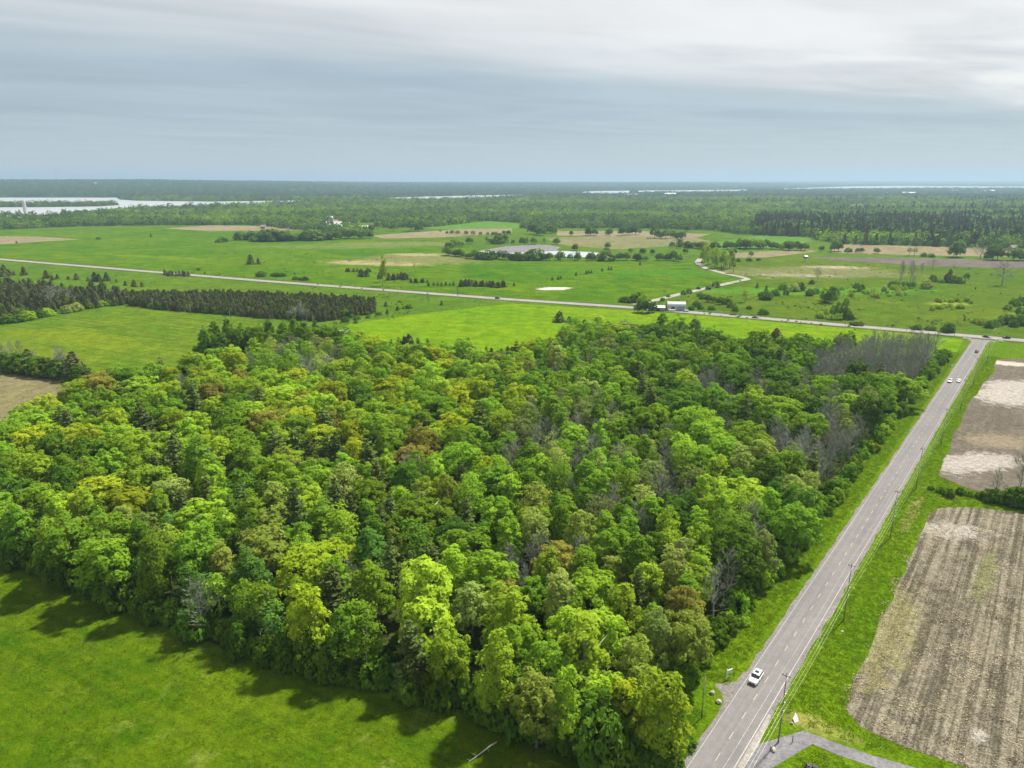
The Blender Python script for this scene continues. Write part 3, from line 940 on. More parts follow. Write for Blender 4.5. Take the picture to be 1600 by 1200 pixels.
# trees one can point to: photo pixel of the crown's top, shape, colour, crown width in photo pixels, height in metres
KEY = [(492, 850, 'broad', 'yellow', 118, 14), (548, 940, 'tall', 'fresh', 66, 14), (660, 888, 'lobed', 'lime', 150, 18), (790, 918, 'tall', 'lime', 70, 16), (60, 755, 'round', 'fresh', 70, 15),
       (155, 745, 'broad', 'yellow', 125, 14), (315, 785, 'round', 'lime', 85, 15), (410, 818, 'lobed', 'olive', 90, 15), (720, 825, 'round', 'fresh', 75, 13), (835, 790, 'round', 'lime', 62, 13),
       (960, 825, 'round', 'mid', 66, 14), (1100, 820, 'lobed', 'lime', 60, 14), (1075, 918, 'round', 'rust', 66, 13), (1085, 962, 'broad', 'olive', 84, 13), (890, 1050, 'tall', 'lime', 60, 15),
       (840, 1040, 'lobed', 'olive', 80, 15), (1000, 1005, 'lobed', 'olive', 84, 15), (890, 950, 'round', 'lime', 60, 14), (940, 945, 'round', 'lime', 70, 14), (870, 845, 'round', 'rust', 70, 13),
       (1160, 745, 'broad', 'lime', 88, 13), (1225, 620, 'broad', 'lime', 70, 13), (1060, 770, 'round', 'dark', 66, 14), (1250, 785, 'round', 'mid', 60, 14), (1030, 605, 'round', 'dark', 60, 14), (1080, 600, 'broad', 'dark', 70, 14),
       (1150, 560, 'broad', 'dark', 70, 15), (1145, 530, 'round', 'dark', 70, 14), (1225, 575, 'broad', 'dark', 70, 15), (1330, 615, 'broad', 'fresh', 66, 13), (1395, 585, 'round', 'mid', 55, 13), (1420, 590, 'round', 'fresh', 46, 12),
       (640, 690, 'round', 'rust', 66, 14), (500, 665, 'round', 'yellow', 60, 13), (410, 640, 'round', 'rust', 50, 14), (100, 665, 'broad', 'yellow', 76, 14), (50, 640, 'broad', 'fresh', 76, 14), (215, 590, 'broad', 'fresh', 76, 14),
       (330, 600, 'round', 'rust', 50, 13), (560, 640, 'round', 'lime', 50, 14), (705, 590, 'broad', 'yellow', 66, 13), (920, 500, 'round', 'fresh', 56, 15), (965, 505, 'broad', 'lime', 66, 14), (980, 500, 'round', 'pale', 50, 14),
       (900, 490, 'thin', 'mid', 44, 15), (935, 490, 'thin', 'lime', 40, 15), (840, 575, 'round', 'dark', 50, 13), (880, 600, 'round', 'mid', 50, 13), (1088, 500, 'tall', 'blue', 26, 16), (1035, 492, 'tall', 'dark', 22, 14),
       (575, 830, 'tall', 'emerald', 60, 15), (715, 810, 'round', 'emerald', 55, 12), (390, 870, 'tall', 'emerald', 62, 14), (690, 745, 'round', 'yellow', 50, 12), (660, 750, 'lobed', 'olive', 50, 13), (895, 665, 'tall', 'fresh', 50, 14),
       (190, 760, 'round', 'yellow', 70, 13), (265, 745, 'round', 'pale', 60, 13), (365, 665, 'broad', 'fresh', 66, 14), (610, 590, 'broad', 'yellow', 70, 13), (800, 600, 'broad', 'mid', 60, 13), (530, 560, 'broad', 'lime', 66, 14),
       (440, 600, 'broad', 'lime', 66, 14), (770, 1000, 'tall', 'lime', 60, 16), (700, 985, 'round', 'lime', 60, 13), (1200, 830, 'tall', 'haze', 34, 13), (985, 680, 'tall', 'fresh', 40, 12), (1255, 760, 'round', 'dark', 52, 14)]
for (kx, ky, sh, co, wpx, hm) in KEY:
    X, Y = at(kx, ky, hm)
    scl = math.hypot(X, Y, CAM_H - hm) / FPX * wpx / {'round': 9.0, 'tall': 6.8, 'broad': 11.2, 'lobed': 10, 'thin': 6.4}[sh]
    scl = min(max(scl, .6), 1.5)
    trees.append((sh, co, X, Y, scl, hm / (14.3 * scl), sh == 'tall' and rnd.random() < .4))
    near.add(X, Y, 7.0 * scl)


# pale-stemmed young trees standing out of the bushes along the field
for bx, by, bh in [(376, 1008, 14), (391, 1013, 13), (403, 1015, 13.5), (331, 990, 13), (70, 892, 15), (61, 889, 14), (288, 972, 13), (318, 985, 12), (560, 1066, 13), (415, 1022, 12), (212, 945, 12), (690, 1098, 14)]:
    X, Y = at(bx, by)
    X, Y = X + .448 * 2.5, Y + .894 * 2.5
    trees.append(('thin', rnd.choice(['fresh', 'emerald', 'mid', 'lime']), X, Y, rnd.uniform(.85, 1.0), bh / 14, True))
    near.add(X, Y, 4.5)


def in_px(x, y, *ell):
    return any(((x - a) / c_) ** 2 + ((y - b) / d_) ** 2 < 1 for a, b, c_, d_ in ell)


def wood_kind(x, y, edge):
    """what grows where, read off the photo: (shape, colour)"""
    r = rnd.random()
    if in_px(x, y, (1430, 548, 95, 34), (1310, 560, 40, 25)):
        return ('bare', '')
    if in_px(x, y, (1170, 880, 70, 80), (1330, 690, 60, 75), (1215, 600, 45, 30), (1230, 690, 60, 25), (1130, 590, 60, 25)):
        return ('bare', '') if r < .74 else ('thin', rnd.choice(['haze', 'haze', 'mid'])) if r < .9 else ('round', 'dark')
    if in_px(x, y, (900, 690, 110, 75), (980, 760, 120, 60), (480, 560, 100, 26), (850, 860, 70, 40)):
        return ('bare', '') if r < .40 else ('thin', rnd.choice(['haze', 'haze', 'fresh', 'mid', 'pale'])) if r < .80 else ('tall', rnd.choice(['fresh', 'mid']))
    if in_px(x, y, (390, 735, 80, 60), (290, 745, 60, 50), (620, 860, 80, 60), (560, 760, 90, 55), (480, 720, 80, 40), (650, 1010, 40, 60), (720, 780, 60, 50)) and r < .5:
        return ('pine', '')
    if r < .04:
        return ('pine', '')
    if r < (.05 if x < 850 and y < 720 else .055 if y > 800 else .09):
        return ('bare', '')
    if x < 850 and y < 720:      # far left canopy: broad maples, bright
        return (rnd.choice(['broad', 'round', 'round', 'lobed']), rnd.choices(['fresh', 'lime', 'yellow', 'mid', 'rust', 'olive', 'dark'], [7, 7, 4, 4, .5, .9, 1])[0])
    if x > 960 and y < 690:
        return (rnd.choice(['broad', 'round', 'lobed', 'round']), rnd.choices(['dark', 'mid', 'fresh', 'lime', 'blue'], [3.5, 5, 4, 1.5, .5])[0])
    if x > 820 and y < 640:
        return (rnd.choice(['round', 'lobed', 'broad', 'tall']), rnd.choices(['mid', 'fresh', 'lime', 'dark', 'pale'], [4, 4, 2, 2, 1])[0])
    if y > 860:
        return (rnd.choice(['tall', 'lobed', 'tall', 'round', 'tall']), rnd.choices(['lime', 'fresh', 'olive', 'mid', 'pale', 'yellow', 'rust'], [7, 5, 1.6, 3, 1.6, 1.2, .2])[0])
    return (rnd.choice(['round', 'lobed', 'tall', 'tall', 'thin']), rnd.choices(['fresh', 'mid', 'lime', 'olive', 'dark', 'pale', 'emerald', 'yellow'], [5, 6, 2.5, 1.5, 2.5, 1.2, 1, 1])[0])


xs_ = [p[0] for p in WOOD]
ys_ = [p[1] for p in WOOD]
tries = 0
while tries < 26000:
    tries += 1
    X, Y = rnd.uniform(min(xs_), max(xs_)), rnd.uniform(min(ys_), max(ys_))
    if not inside((X, Y), WOOD):
        continue
    qx, qy = pix(X, Y, 10)
    if qx < -160:
        continue
    sh, co = wood_kind(qx, qy, 0)
    s = rnd.uniform(.84, 1.34)
    r = {'round': 6.4, 'tall': 4.7, 'broad': 8.0, 'lobed': 6.8, 'thin': 4.0, 'pine': 5.2, 'bare': 2.9}[sh] * s
    if not near.ok(X, Y, r):
        continue
    near.add(X, Y, r)
    trees.append((sh, co, X, Y, s, rnd.uniform(.86, 1.1) / max(1, s ** .6), rnd.random() < .16))

# dark grove beyond the meadow, conifers on the wood's far edge
for (x0, y0, x1, y1, n) in ((500, 556, 545, 556, 4), (500, 546, 530, 544, 3), (312, 562, 500, 548, 11), (318, 552, 505, 538, 11), (330, 545, 470, 532, 7)):
    for k in range(n):
        f = (k + rnd.uniform(.2, .8)) / n
        X, Y = at(x0 + (x1 - x0) * f, y0 + (y1 - y0) * f + 6)
        trees.append((rnd.choice(['tall', 'tall', 'round']), rnd.choice(['dark', 'dark', 'mid']), X, Y, rnd.uniform(.85, 1.05), rnd.uniform(.9, 1.15), False))


def region(X, Y):
    qx, qy = pix(X, Y, 0)
    road_off = -(Vector((X, Y)) - RC).dot(RN)
    road_s = (Vector((X, Y)) - RC).dot(RD)
    n_ = Vector((.448, .894))
    edge = (Vector((X, Y)) - Vector((-77.6, 124.9))).dot(n_)
    if edge < 11 and X < 24:
        return 'at the grass field edge' + (', left end' if qx < 200 else ', midway' if qx < 480 else ' by the fallen branch')
    if road_off < 24:
        return 'at the road ' + ('by the field entrance' if road_s < 45 else 'verge midway' if road_s < 190 else 'verge near the junction')
    if Y > 285 and X < -20:
        return 'at the back of the wood by the meadow'
    if Y > 285 and X < 110:
        return 'at the back of the wood by the hay field'
    if Y > 270:
        return 'at the wood back near the junction'
    if Y < 165:
        return 'in the near wood' + (', field side' if edge < 40 else ', road side')
    return 'deep in the wood, ' + ('left' if X < -70 else 'middle' if X < 30 else 'right') + ' third'


trees.sort(key=lambda t: math.hypot(t[2], t[3]))
in_view = []
rest = []
count = {}
LIMIT = {'broad leaf': 275, 'pine': 120, 'bare': 150}
for t in trees:
    kind = 'pine' if t[0] == 'pine' else 'bare' if t[0] == 'bare' else 'broad leaf'
    qx, qy = pix(t[2], t[3], 9)
    if -70 < qx < 1650 and qy < 1290 and count.get(kind, 0) < LIMIT[kind]:
        count[kind] = count.get(kind, 0) + 1
        in_view.append(t)
    else:
        rest.append(t)
by_label = {}
for t in in_view:
    sh, co, X, Y, s, sz, pale = t
    o = put_tree(sh, co or 'mid', X, Y, s, sz, pale=pale)
    size = 'small ' if s < .92 else 'big ' if s > 1.2 else ''
    if sh == 'pine':
        lab = size + 'dark pine '
    elif sh == 'bare':
        lab = size + 'grey leafless tree '
    else:
        lab = size + COLOR[co] + ' ' + SHAPE[sh] + ' tree '
    lab += region(X, Y)
    by_label.setdefault(lab, []).append((pix(X, Y, 10), o))
RANK = ['leftmost', 'second from left', 'third from left', 'fourth from left', 'fifth from left', 'sixth from left']
NUM = ['', '', 'two', 'three', 'four', 'five', 'six']


def label_set(by, group_name):
    """likes that share a description are ranked from the left when few, and share it as a group when many"""
    for lab, mem in by.items():
        mem.sort(key=lambda q: q[0][0])
        n = len(mem)
        for i, (_, o) in enumerate(mem):
            o['group'] = group_name if n <= 6 else lab[:110]
            if n == 1 or n > 6:
                o['label'] = lab
            else:
                w = lab + ', ' + (RANK[i] if i < n - 1 or n > 6 else 'rightmost') + ' of ' + NUM[n]
                o['label'] = w if len(w.split()) <= 16 else lab + ', ' + (RANK[i].split()[0] if i < n - 1 else 'rightmost')


label_set(by_label, 'trees of the wood')
PROTO = []
pidx = {}


def proto(sh, co):
    key = (sh, co, rnd.randrange(3))
    if key not in pidx:
        pidx[key] = len(PROTO)
        PROTO.append(BARE[key[2]] if sh == 'bare' else tree_mesh(sh, key[2] + rnd.randrange(3), co or 'pine'))
    return pidx[key]


scatter('wood_trees', [(t[2], t[3], 0, t[4], t[5], proto(t[0], t[1])) for t in rest], PROTO, 'farther mixed green trees of the wood, too many to build singly', 'forest')

# bushes along the wood's two open edges
bush_by = {}


def put_bush(X, Y, s, col='shrub', sz=1.0, name='bush', lab=None, group=None, mesh=None):
    o = bpy.data.objects.new(name, mesh or rnd.choice(BUSHC))
    COL.objects.link(o)
    o.location = (X, Y, 0)
    o.rotation_euler = (0, 0, rnd.uniform(0, 6.28))
    o.scale = (s, s, s * sz)
    o.material_slots[0].link = 'OBJECT'
    o.material_slots[0].material = LEAF[col]
    o['category'] = 'bush'
    if lab:
        o['label'] = lab
    if group:
        o['group'] = group
    return o


EDGE = [(-150, 161), (-118.7, 147.5), (-77.6, 125.6), (-46.3, 110), (-4.2, 96.7), (17.5, 86.8), (23.5, 85.5), (23.6, 85.6)]
for a, b in zip(EDGE, EDGE[1:]):
    L = math.dist(a, b)
    st_ = 1.75 if a[0] < -10 else 1.1
    for k in range(int(L / st_)):
        f = (k + rnd.uniform(-.3, .3)) / (L / st_)
        X, Y = a[0] + (b[0] - a[0]) * f, a[1] + (b[1] - a[1]) * f
        dpt = rnd.uniform(.6, 4.0) if a[0] < -10 else rnd.uniform(-1.6, 3.0)
        X, Y = X + .448 * dpt, Y + .894 * dpt
        co = rnd.choice(['shrub', 'dark', 'shrub', 'mid', 'dark'])
        s = rnd.uniform(.6, 1.3) * (1 if a[0] < -10 else 1.25)
        o = put_bush(X, Y, s, co, rnd.uniform(1.0, 1.9))
        qx = pix(X, Y)[0]
        where = 'wood edge along the grass field, far left' if qx < 150 else 'wood edge along the grass field, left half' if qx < 420 else 'wood edge above the field shadows' if qx < 640 else 'wood edge next to the fallen branch'
        bush_by.setdefault(('big ' if s > 1.05 else 'low ' if s < .7 else '') + COLOR[co] + ' bush at the ' + where, []).append((pix(X, Y), o))
for k in range(126):
    s_ = -2 + k * 2.55 + rnd.uniform(-1, 1)
    X, Y = rp(s_, -(rnd.uniform(9.0, 13.5) if s_ > 26 else rnd.uniform(10.5, 14)))
    co = rnd.choice(['shrub', 'mid', 'fresh', 'dark'])
    s = rnd.uniform(.5, 1.1)
    o = put_bush(X, Y, s, co, rnd.uniform(.9, 1.4))
    where = 'roadside by the field entrance' if s_ < 50 else 'wooded roadside, near stretch' if s_ < 130 else 'wooded roadside, middle stretch' if s_ < 220 else 'wooded roadside near the junction'
    bush_by.setdefault(('big ' if s > .95 else 'low ' if s < .65 else '') + COLOR[co] + ' bush on the ' + where, []).append((pix(X, Y), o))
for k in range(26):
    s_ = rnd.uniform(-6, 24)
    X, Y = rp(s_, -rnd.uniform(10.5, 17))
    s = rnd.uniform(.5, 1.0)
    co = rnd.choice(['shrub', 'mid', 'dark'])
    bush_by.setdefault(('big ' if s > .85 else '') + COLOR[co] + ' bush in the corner behind the thin pole', []).append((pix(X, Y), put_bush(X, Y, s, co, rnd.uniform(.9, 1.5))))
label_set(bush_by, 'bushes along the wood')

ug = []
for _ in range(9000):
    X, Y = rnd.uniform(-200, 230), rnd.uniform(86, 345)
    if inside((X, Y), WOOD):
        ug.append((X, Y, -.1, rnd.uniform(.3, .75), rnd.uniform(.5, 1.0), rnd.randrange(5)))
for _ in range(150):
    X, Y = at(rnd.uniform(306, 508), rnd.uniform(548, 570))
    ug.append((X, Y, -.1, rnd.uniform(.7, 1.3), rnd.uniform(.9, 1.5), rnd.randrange(5)))
scatter('undergrowth', ug, BUSHC, 'dark leafy undergrowth on the floor of the wood', 'undergrowth')

# ------------------------------------------------------------------ lone trees, hedges and bushes in the fields
lone_by = {}


def lone(x, yb, hpx, kind, where, wid=1.0, word=None):
    """a field tree by its foot pixel and pixel height in the photo"""
    X, Y = at(x, yb)
    h = hpx * math.hypot(X, Y, CAM_H) / FPX * 1.02
    hs = {'round': 14, 'tall': 15.5, 'broad': 13.6, 'lobed': 14.5, 'thin': 14, 'pine': 15.5, 'bare': 12, 'barewide': 11, 'cedar': 6, 'bush': 3.6}
    shape, co = kind
    s = h / hs[shape]
    if shape == 'bush':
        o = put_bush(X, Y, s * wid, co, 1 / wid, 'shrub')
        w = COLOR[co] + ' bush '
    elif shape == 'cedar':
        o = put_bush(X, Y, s * wid, co, 1 / wid, 'cedar_tree', mesh=rnd.choice(CEDAR))
        o['category'] = 'tree'
        w = 'dark pointed cedar '
    else:
        o = put_tree(shape, co or 'mid', X, Y, s * wid, 1 / wid, name={'pine': 'pine_tree', 'bare': 'bare_tree', 'barewide': 'bare_tree'}.get(shape, 'field_tree'))
        if shape in ('round', 'lobed', 'broad'):
            o.location.z = -h * rnd.uniform(.14, .26)   # low crowns on short trunks
        w = 'bare grey tree ' if shape.startswith('bare') else 'dark pine ' if shape == 'pine' else COLOR[co] + ' ' + SHAPE[shape] + ' tree '
    lone_by.setdefault((word + ' ' if word else '') + w + where, []).append(((x, yb), o))
    return o


CE, BU, DK = ('cedar', 'cedar'), ('bush', 'shrub'), ('bush', 'dark')
for x, y, h in [(8, 432, 14), (15, 431, 8), (22, 430, 5), (38, 430, 10), (73, 435, 10), (82, 438, 6), (90, 436, 6), (107, 437, 5), (120, 437, 8), (138, 439, 5), (149, 440, 12), (155, 440, 10), (167, 439, 11), (182, 441, 4), (12, 437, 3), (222, 448, 6), (210, 448, 9), (196, 446, 6)]:
    lone(x, y, h, CE, 'on the grass left, below the long road', 1.5)
for x, y, h in [(310, 422, 3), (320, 428, 3), (154, 374, 3), (236, 370, 4), (349, 378, 7), (341, 379, 5), (26, 380, 3), (392, 413, 13), (408, 432, 8), (430, 432, 6), (436, 432, 6), (442, 432, 5), (462, 437, 5), (468, 438, 5), (476, 438, 6), (404, 413, 9)]:
    lone(x, y, h, rnd.choice([CE, DK]), 'on the wide green field beyond the long road', 1.4)
for x0, y0, x1, y1, n, h in [(254, 430, 298, 432, 9, 6), (540, 425, 582, 425, 9, 5), (562, 433, 574, 431, 3, 8), (604, 437, 640, 437, 9, 9), (640, 441, 668, 443, 6, 6), (668, 446, 720, 447, 8, 5), (720, 447, 790, 449, 18, 9)]:
    for k in range(n):
        f = (k + .5) / n
        lone(x0 + (x1 - x0) * f + rnd.uniform(-2, 2), y0 + (y1 - y0) * f + rnd.uniform(-1, 1), h * rnd.uniform(.8, 1.2), CE, 'in the low dark hedge rows beyond the road', 1.5)
lone(598, 447, 46, ('tall', 'bright'), 'standing alone by the long road', .55, 'very slender')
lone(594, 441, 18, ('round', 'blue'), 'at the foot of the slender lime poplar', .8)
lone(649, 427, 16, ('thin', 'lime'), 'on the tan patch of the far field', .6)
lone(670, 480, 23, ('bare', ''), 'just below the long road', .8)
lone(716, 472, 27, ('bare', ''), 'where the hay field meets the long road', .6, 'taller')
for x, y in [(690, 477), (603, 479), (605, 490), (585, 487), (575, 497), (592, 492), (548, 496), (558, 499), (573, 492), (621, 485), (630, 483), (638, 482), (556, 505), (540, 503)]:
    lone(x, y, rnd.uniform(4, 8), rnd.choice([CE, BU]), 'on the rough grass beside the cedar plantation', 1.3)
for x, y, h in [(560, 555, 22), (575, 558, 26), (590, 558, 28), (612, 556, 33), (625, 553, 34), (633, 552, 32), (640, 552, 34), (655, 550, 30), (670, 549, 28), (690, 550, 24), (715, 548, 20), (738, 553, 22), (752, 560, 20), (760, 560, 26), (768, 562, 24), (783, 562, 22), (792, 560, 28), (800, 561, 24), (604, 560, 24), (648, 555, 24)]:
    lone(x, y + 4, h * .9, ('cedar', 'cedar') if rnd.random() < .6 else ('pine', ''), 'in the conifer row between wood and hay field', 1.25)
lone(874, 503, 15, CE, 'standing in the hay field', 1.9, 'larger')
lone(889, 504, 9, CE, 'beside the larger cedar in the hay field', 1.9, 'smaller')
for x, y, h in [(1210, 548, 30), (1256, 552, 26), (1205, 545, 22)]:
    lone(x, y, h, CE, 'at the back of the wood by the hay field', 1.3, 'big')
# round the barn
for x, y, h, k, w in [(1003, 488, 24, ('round', 'dark'), 1), (1012, 489, 24, ('round', 'dark'), 1), (996, 488, 18, ('round', 'dark'), 1), (1018, 488, 20, ('round', 'dark'), 1), (1005, 480, 24, ('round', 'lime'), .9), (1000, 481, 22, ('round', 'lime'), .8)]:
    lone(x, y, h, k, 'in the dark clump left of the barn', w)
for x, y, h in [(972, 472, 8), (977, 472, 9), (986, 472, 9), (992, 472, 12), (998, 470, 14), (982, 473, 7), (1045, 482, 8), (1050, 480, 8), (1068, 460, 6), (1077, 458, 6), (1035, 470, 5), (1044, 464, 4), (1107, 452, 6), (1118, 449, 8), (1091, 452, 4), (1080, 484, 7), (1094, 483, 6)]:
    lone(x, y, h, rnd.choice([DK, ('bush', 'blue'), BU]), 'along the farm lane and barn', 1.1)
for x, y, h, k in [(1107, 472, 14, ('round', 'blue')), (1116, 473, 12, ('round', 'mid')), (1124, 476, 14, ('round', 'dark')), (1098, 467, 8, BU), (1094, 463, 6, BU), (1089, 479, 8, DK), (1112, 484, 7, DK), (1147, 491, 15, ('round', 'blue')), (1192, 491, 9, DK), (1136, 475, 9, BU), (1142, 480, 8, BU), (1164, 472, 20, ('thin', 'lime')), (1196, 468, 12, DK), (1183, 450, 7, CE), (1197, 455, 8, CE), (1188, 462, 5, BU), (1170, 483, 5, BU)]:
    lone(x, y, h, k, 'on the rough ground right of the barn', 1.15)
for k in range(17):
    x = rnd.uniform(1095, 1146)
    lone(x, 409 + (x - 1095) * .28 + rnd.uniform(-3, 6), rnd.uniform(20, 33), ('tall', 'bright'), 'in the poplar clump by the bend of the lane', .75)
for x, y in [(863, 438), (872, 437), (876, 436), (900, 431), (916, 428), (920, 427), (924, 427), (941, 424), (951, 422), (955, 422), (803, 447), (1000, 414)]:
    lone(x, y, 5, CE, 'in the dotted line across the far green field', 1.3)
# right pasture
for x, y, h, k, w in [(1277, 440, 20, ('barewide', ''), .8), (1405, 443, 28, ('bare', ''), 1), (1422, 443, 30, ('bare', ''), 1), (1427, 447, 14, ('bare', ''), 1), (1440, 430, 16, ('bare', ''), 1), (1457, 420, 13, ('barewide', ''), 1), (1565, 446, 29, ('barewide', ''), 1.0), (1408, 438, 26, ('bare', ''), .8), (1426, 440, 26, ('bare', ''), .8)]:
    lone(x, y, h, k, 'in the right-hand pasture', w)
for x, y, h, k in [(1223, 453, 9, DK), (1240, 455, 11, ('bush', 'pale')), (1250, 454, 11, DK), (1228, 460, 7, DK), (1265, 462, 10, DK), (1275, 459, 8, DK), (1268, 444, 6, DK), (1212, 462, 10, DK), (1202, 467, 8, DK), (1337, 455, 16, ('round', 'blue')), (1346, 455, 13, ('round', 'dark')), (1315, 453, 6, BU),
                   (1295, 473, 32, ('lobed', 'mid')), (1303, 468, 22, ('round', 'mid')), (1288, 470, 18, ('lobed', 'mid')), (1330, 463, 6, ('bush', 'yellow')), (1290, 497, 16, ('tall', 'lime')), (1299, 498, 22, ('tall', 'fresh')), (1308, 498, 26, ('tall', 'fresh')), (1320, 498, 30, ('tall', 'mid')), (1325, 499, 12, BU), (1280, 497, 8, ('bush', 'lime')),
                   (1396, 449, 10, ('bush', 'blue')), (1408, 450, 9, ('bush', 'blue')), (1416, 449, 7, BU), (1427, 451, 14, ('round', 'dark')), (1447, 451, 12, ('bush', 'pale')), (1458, 440, 8, BU), (1476, 441, 10, ('cedar', 'cedar')), (1482, 441, 16, ('cedar', 'cedar')), (1489, 442, 10, DK), (1500, 443, 8, ('bush', 'blue')), (1470, 442, 6, BU), (1510, 434, 6, DK),
                   (1480, 519, 13, DK), (1477, 519, 10, DK), (1484, 519, 10, DK), (1435, 515, 8, DK), (1429, 515, 6, DK), (1450, 516, 6, DK), (1458, 516, 6, DK), (1337, 509, 6, BU), (1345, 509, 7, BU), (1330, 508, 5, BU),
                   (1524, 452, 3, CE), (1507, 501, 5, CE), (1524, 505, 7, DK), (1535, 508, 9, BU), (1545, 512, 10, DK), (1553, 510, 9, DK), (1560, 508, 9, BU), (1570, 506, 12, DK), (1580, 505, 13, DK), (1590, 508, 14, DK), (1597, 508, 12, DK), (1583, 511, 9, BU), (1574, 484, 7, BU), (1585, 478, 9, BU), (1596, 476, 11, BU), (1592, 490, 8, BU)]:
    lone(x, y, h, k if k[1] not in ('shrub', 'dark') or rnd.random() < .6 else (k[0], rnd.choice(['haze', 'mid', 'blue', 'pale'])), 'in the right-hand pasture', .95)
for k in range(40):
    x = rnd.uniform(1328, 1416)
    lone(x, 462 - (x - 1333) * .06 + rnd.uniform(-7, 6), rnd.uniform(3, 7), ('bush', rnd.choice(['yellow', 'lime', 'pale', 'bright'])), 'in the scattered bright shrubs of the pasture', .9)
for k in range(44):
    x = rnd.uniform(1462, 1518)
    y = (472 + (x - 1475) * .02 + rnd.uniform(-2, 2)) if k % 2 else 482 + rnd.uniform(-3, 3)
    lone(x if k % 2 else x - 12, y, rnd.uniform(2.5, 6), ('bush', rnd.choice(['yellow', 'bright', 'lime'])), 'in the bright yellow shrub patch of the pasture', .9)
# hedge left of the meadow, hedge between the ploughed fields
for k in range(22):
    f = (k + .5) / 22
    x = -14 + 142 * f
    lone(x + rnd.uniform(-3, 3), 572 + 22 * f + rnd.uniform(-2, 2), rnd.uniform(14, 24), rnd.choice([DK, BU, ('bush', 'cedar')]), 'in the hedge between meadow and stubble', 1.1)
for x, y, h in [(22, 574, 34), (37, 578, 38), (56, 580, 28), (99, 588, 42), (104, 589, 38), (96, 588, 30), (8, 572, 28), (2, 571, 32)]:
    lone(x, y, h, ('bare', ''), 'rising from the hedge by the meadow', 1)
lone(118, 593, 34, ('cedar', 'cedar'), 'at the right end of the meadow hedge', 1.5, 'broad')
lone(48, 578, 26, ('cedar', 'cedar'), 'in the meadow hedge', 1.4)
for x, y, h, k in [(1550, 783, 17, DK), (1554, 782, 44, ('bare', '')), (1589, 783, 74, ('barewide', '')), (1575, 787, 20, DK), (1584, 788, 22, DK), (1594, 790, 24, DK), (1604, 791, 22, DK), (1616, 793, 24, DK), (1483, 776, 10, BU), (1470, 770, 8, BU), (1500, 772, 9, BU), (1515, 775, 7, BU), (1530, 778, 8, BU), (1540, 781, 7, DK), (1564, 786, 12, DK), (1455, 765, 6, BU)]:
    lone(x, y, h, k, 'in the hedge between the two ploughed fields', 1.0 if k[0] != 'barewide' else .42)

# cedar plantation and the mixed cedars left of it: the front rows singly, the mass behind as stuff
PLANT = [(186, 462), (330, 462), (470, 466), (586, 474), (584, 490), (505, 503), (420, 498), (350, 492), (260, 485), (205, 478)]
PLANT2 = [(-60, 448), (60, 452), (186, 462), (200, 476), (150, 482), (90, 488), (0, 506), (-60, 516)]
mass = []
STUB = [to_mesh('cedar_crown', [(*cedar_parts(870 + i, 1.9, 6.0, 560, .42, .26 + .05 * i), 0)], [LEAF['cedar']]) for i in range(5)]
cpro = STUB + [BUSHC[0], BUSHC[1]]
for pg, sp_, n_, hh in ((PLANT, 2.0, 3600, (2.4, 5.2)), (PLANT2, 5.0, 500, (4, 9))):
    wp = [at(*p) for p in pg]
    nn = Near(6)
    x0, x1, y0, y1 = min(p[0] for p in wp), max(p[0] for p in wp), min(p[1] for p in wp), max(p[1] for p in wp)
    for _ in range(n_ * 9):
        X, Y = rnd.uniform(x0, x1), rnd.uniform(y0, y1)
        if inside((X, Y), wp) and nn.ok(X, Y, sp_):
            nn.add(X, Y, sp_)
            mass.append((X, Y, rnd.uniform(*hh), pg is PLANT2))
# the nearest ones are seen whole: build them singly
mass.sort(key=lambda p: -pix(p[0], p[1])[1] + (0 if not p[3] else 14) + 0.03 * abs(pix(p[0], p[1])[0] - 300))
for X, Y, h, two in mass[:70]:
    o = put_bush(X, Y, h / 6 * 1.15, 'cedar', .95, 'cedar_tree', mesh=rnd.choice(STUB))
    o['category'] = 'tree'
    lone_by.setdefault('dark cedar in the front of the dense ' + ('thicket left of the meadow' if two else 'plantation behind the meadow'), []).append((pix(X, Y), o))
scatter('cedar_thicket', [(X, Y, 0, h / 6 * 1.1, 1, rnd.randrange(5) if (not two or rnd.random() < .75) else 5 + rnd.randrange(2)) if two or rnd.random() < .8 else (X, Y, 0, h / 3.6 * .8, 1.1, 5 + rnd.randrange(2)) for X, Y, h, two in mass[70:]], cpro, 'dense dark thicket of cedars behind the meadow', 'thicket')
for x, y, h, k in [(110, 478, 24, ('bare', '')), (82, 482, 30, ('barewide', '')), (95, 482, 14, ('round', 'mid')), (45, 500, 12, ('bush', 'fresh')), (30, 503, 10, BU), (62, 496, 10, BU), (75, 494, 10, ('bush', 'lime')), (120, 486, 11, ('bush', 'pale')), (105, 489, 9, ('bush', 'pale')), (138, 482, 8, BU), (160, 479, 8, ('bush', 'lime')), (10, 505, 12, BU),
                   (470, 498, 24, ('barewide', '')), (462, 500, 20, ('barewide', '')), (476, 500, 18, ('barewide', ''))]:
    lone(x, y, h, k, 'at the foot of the cedars by the meadow', 1.1)

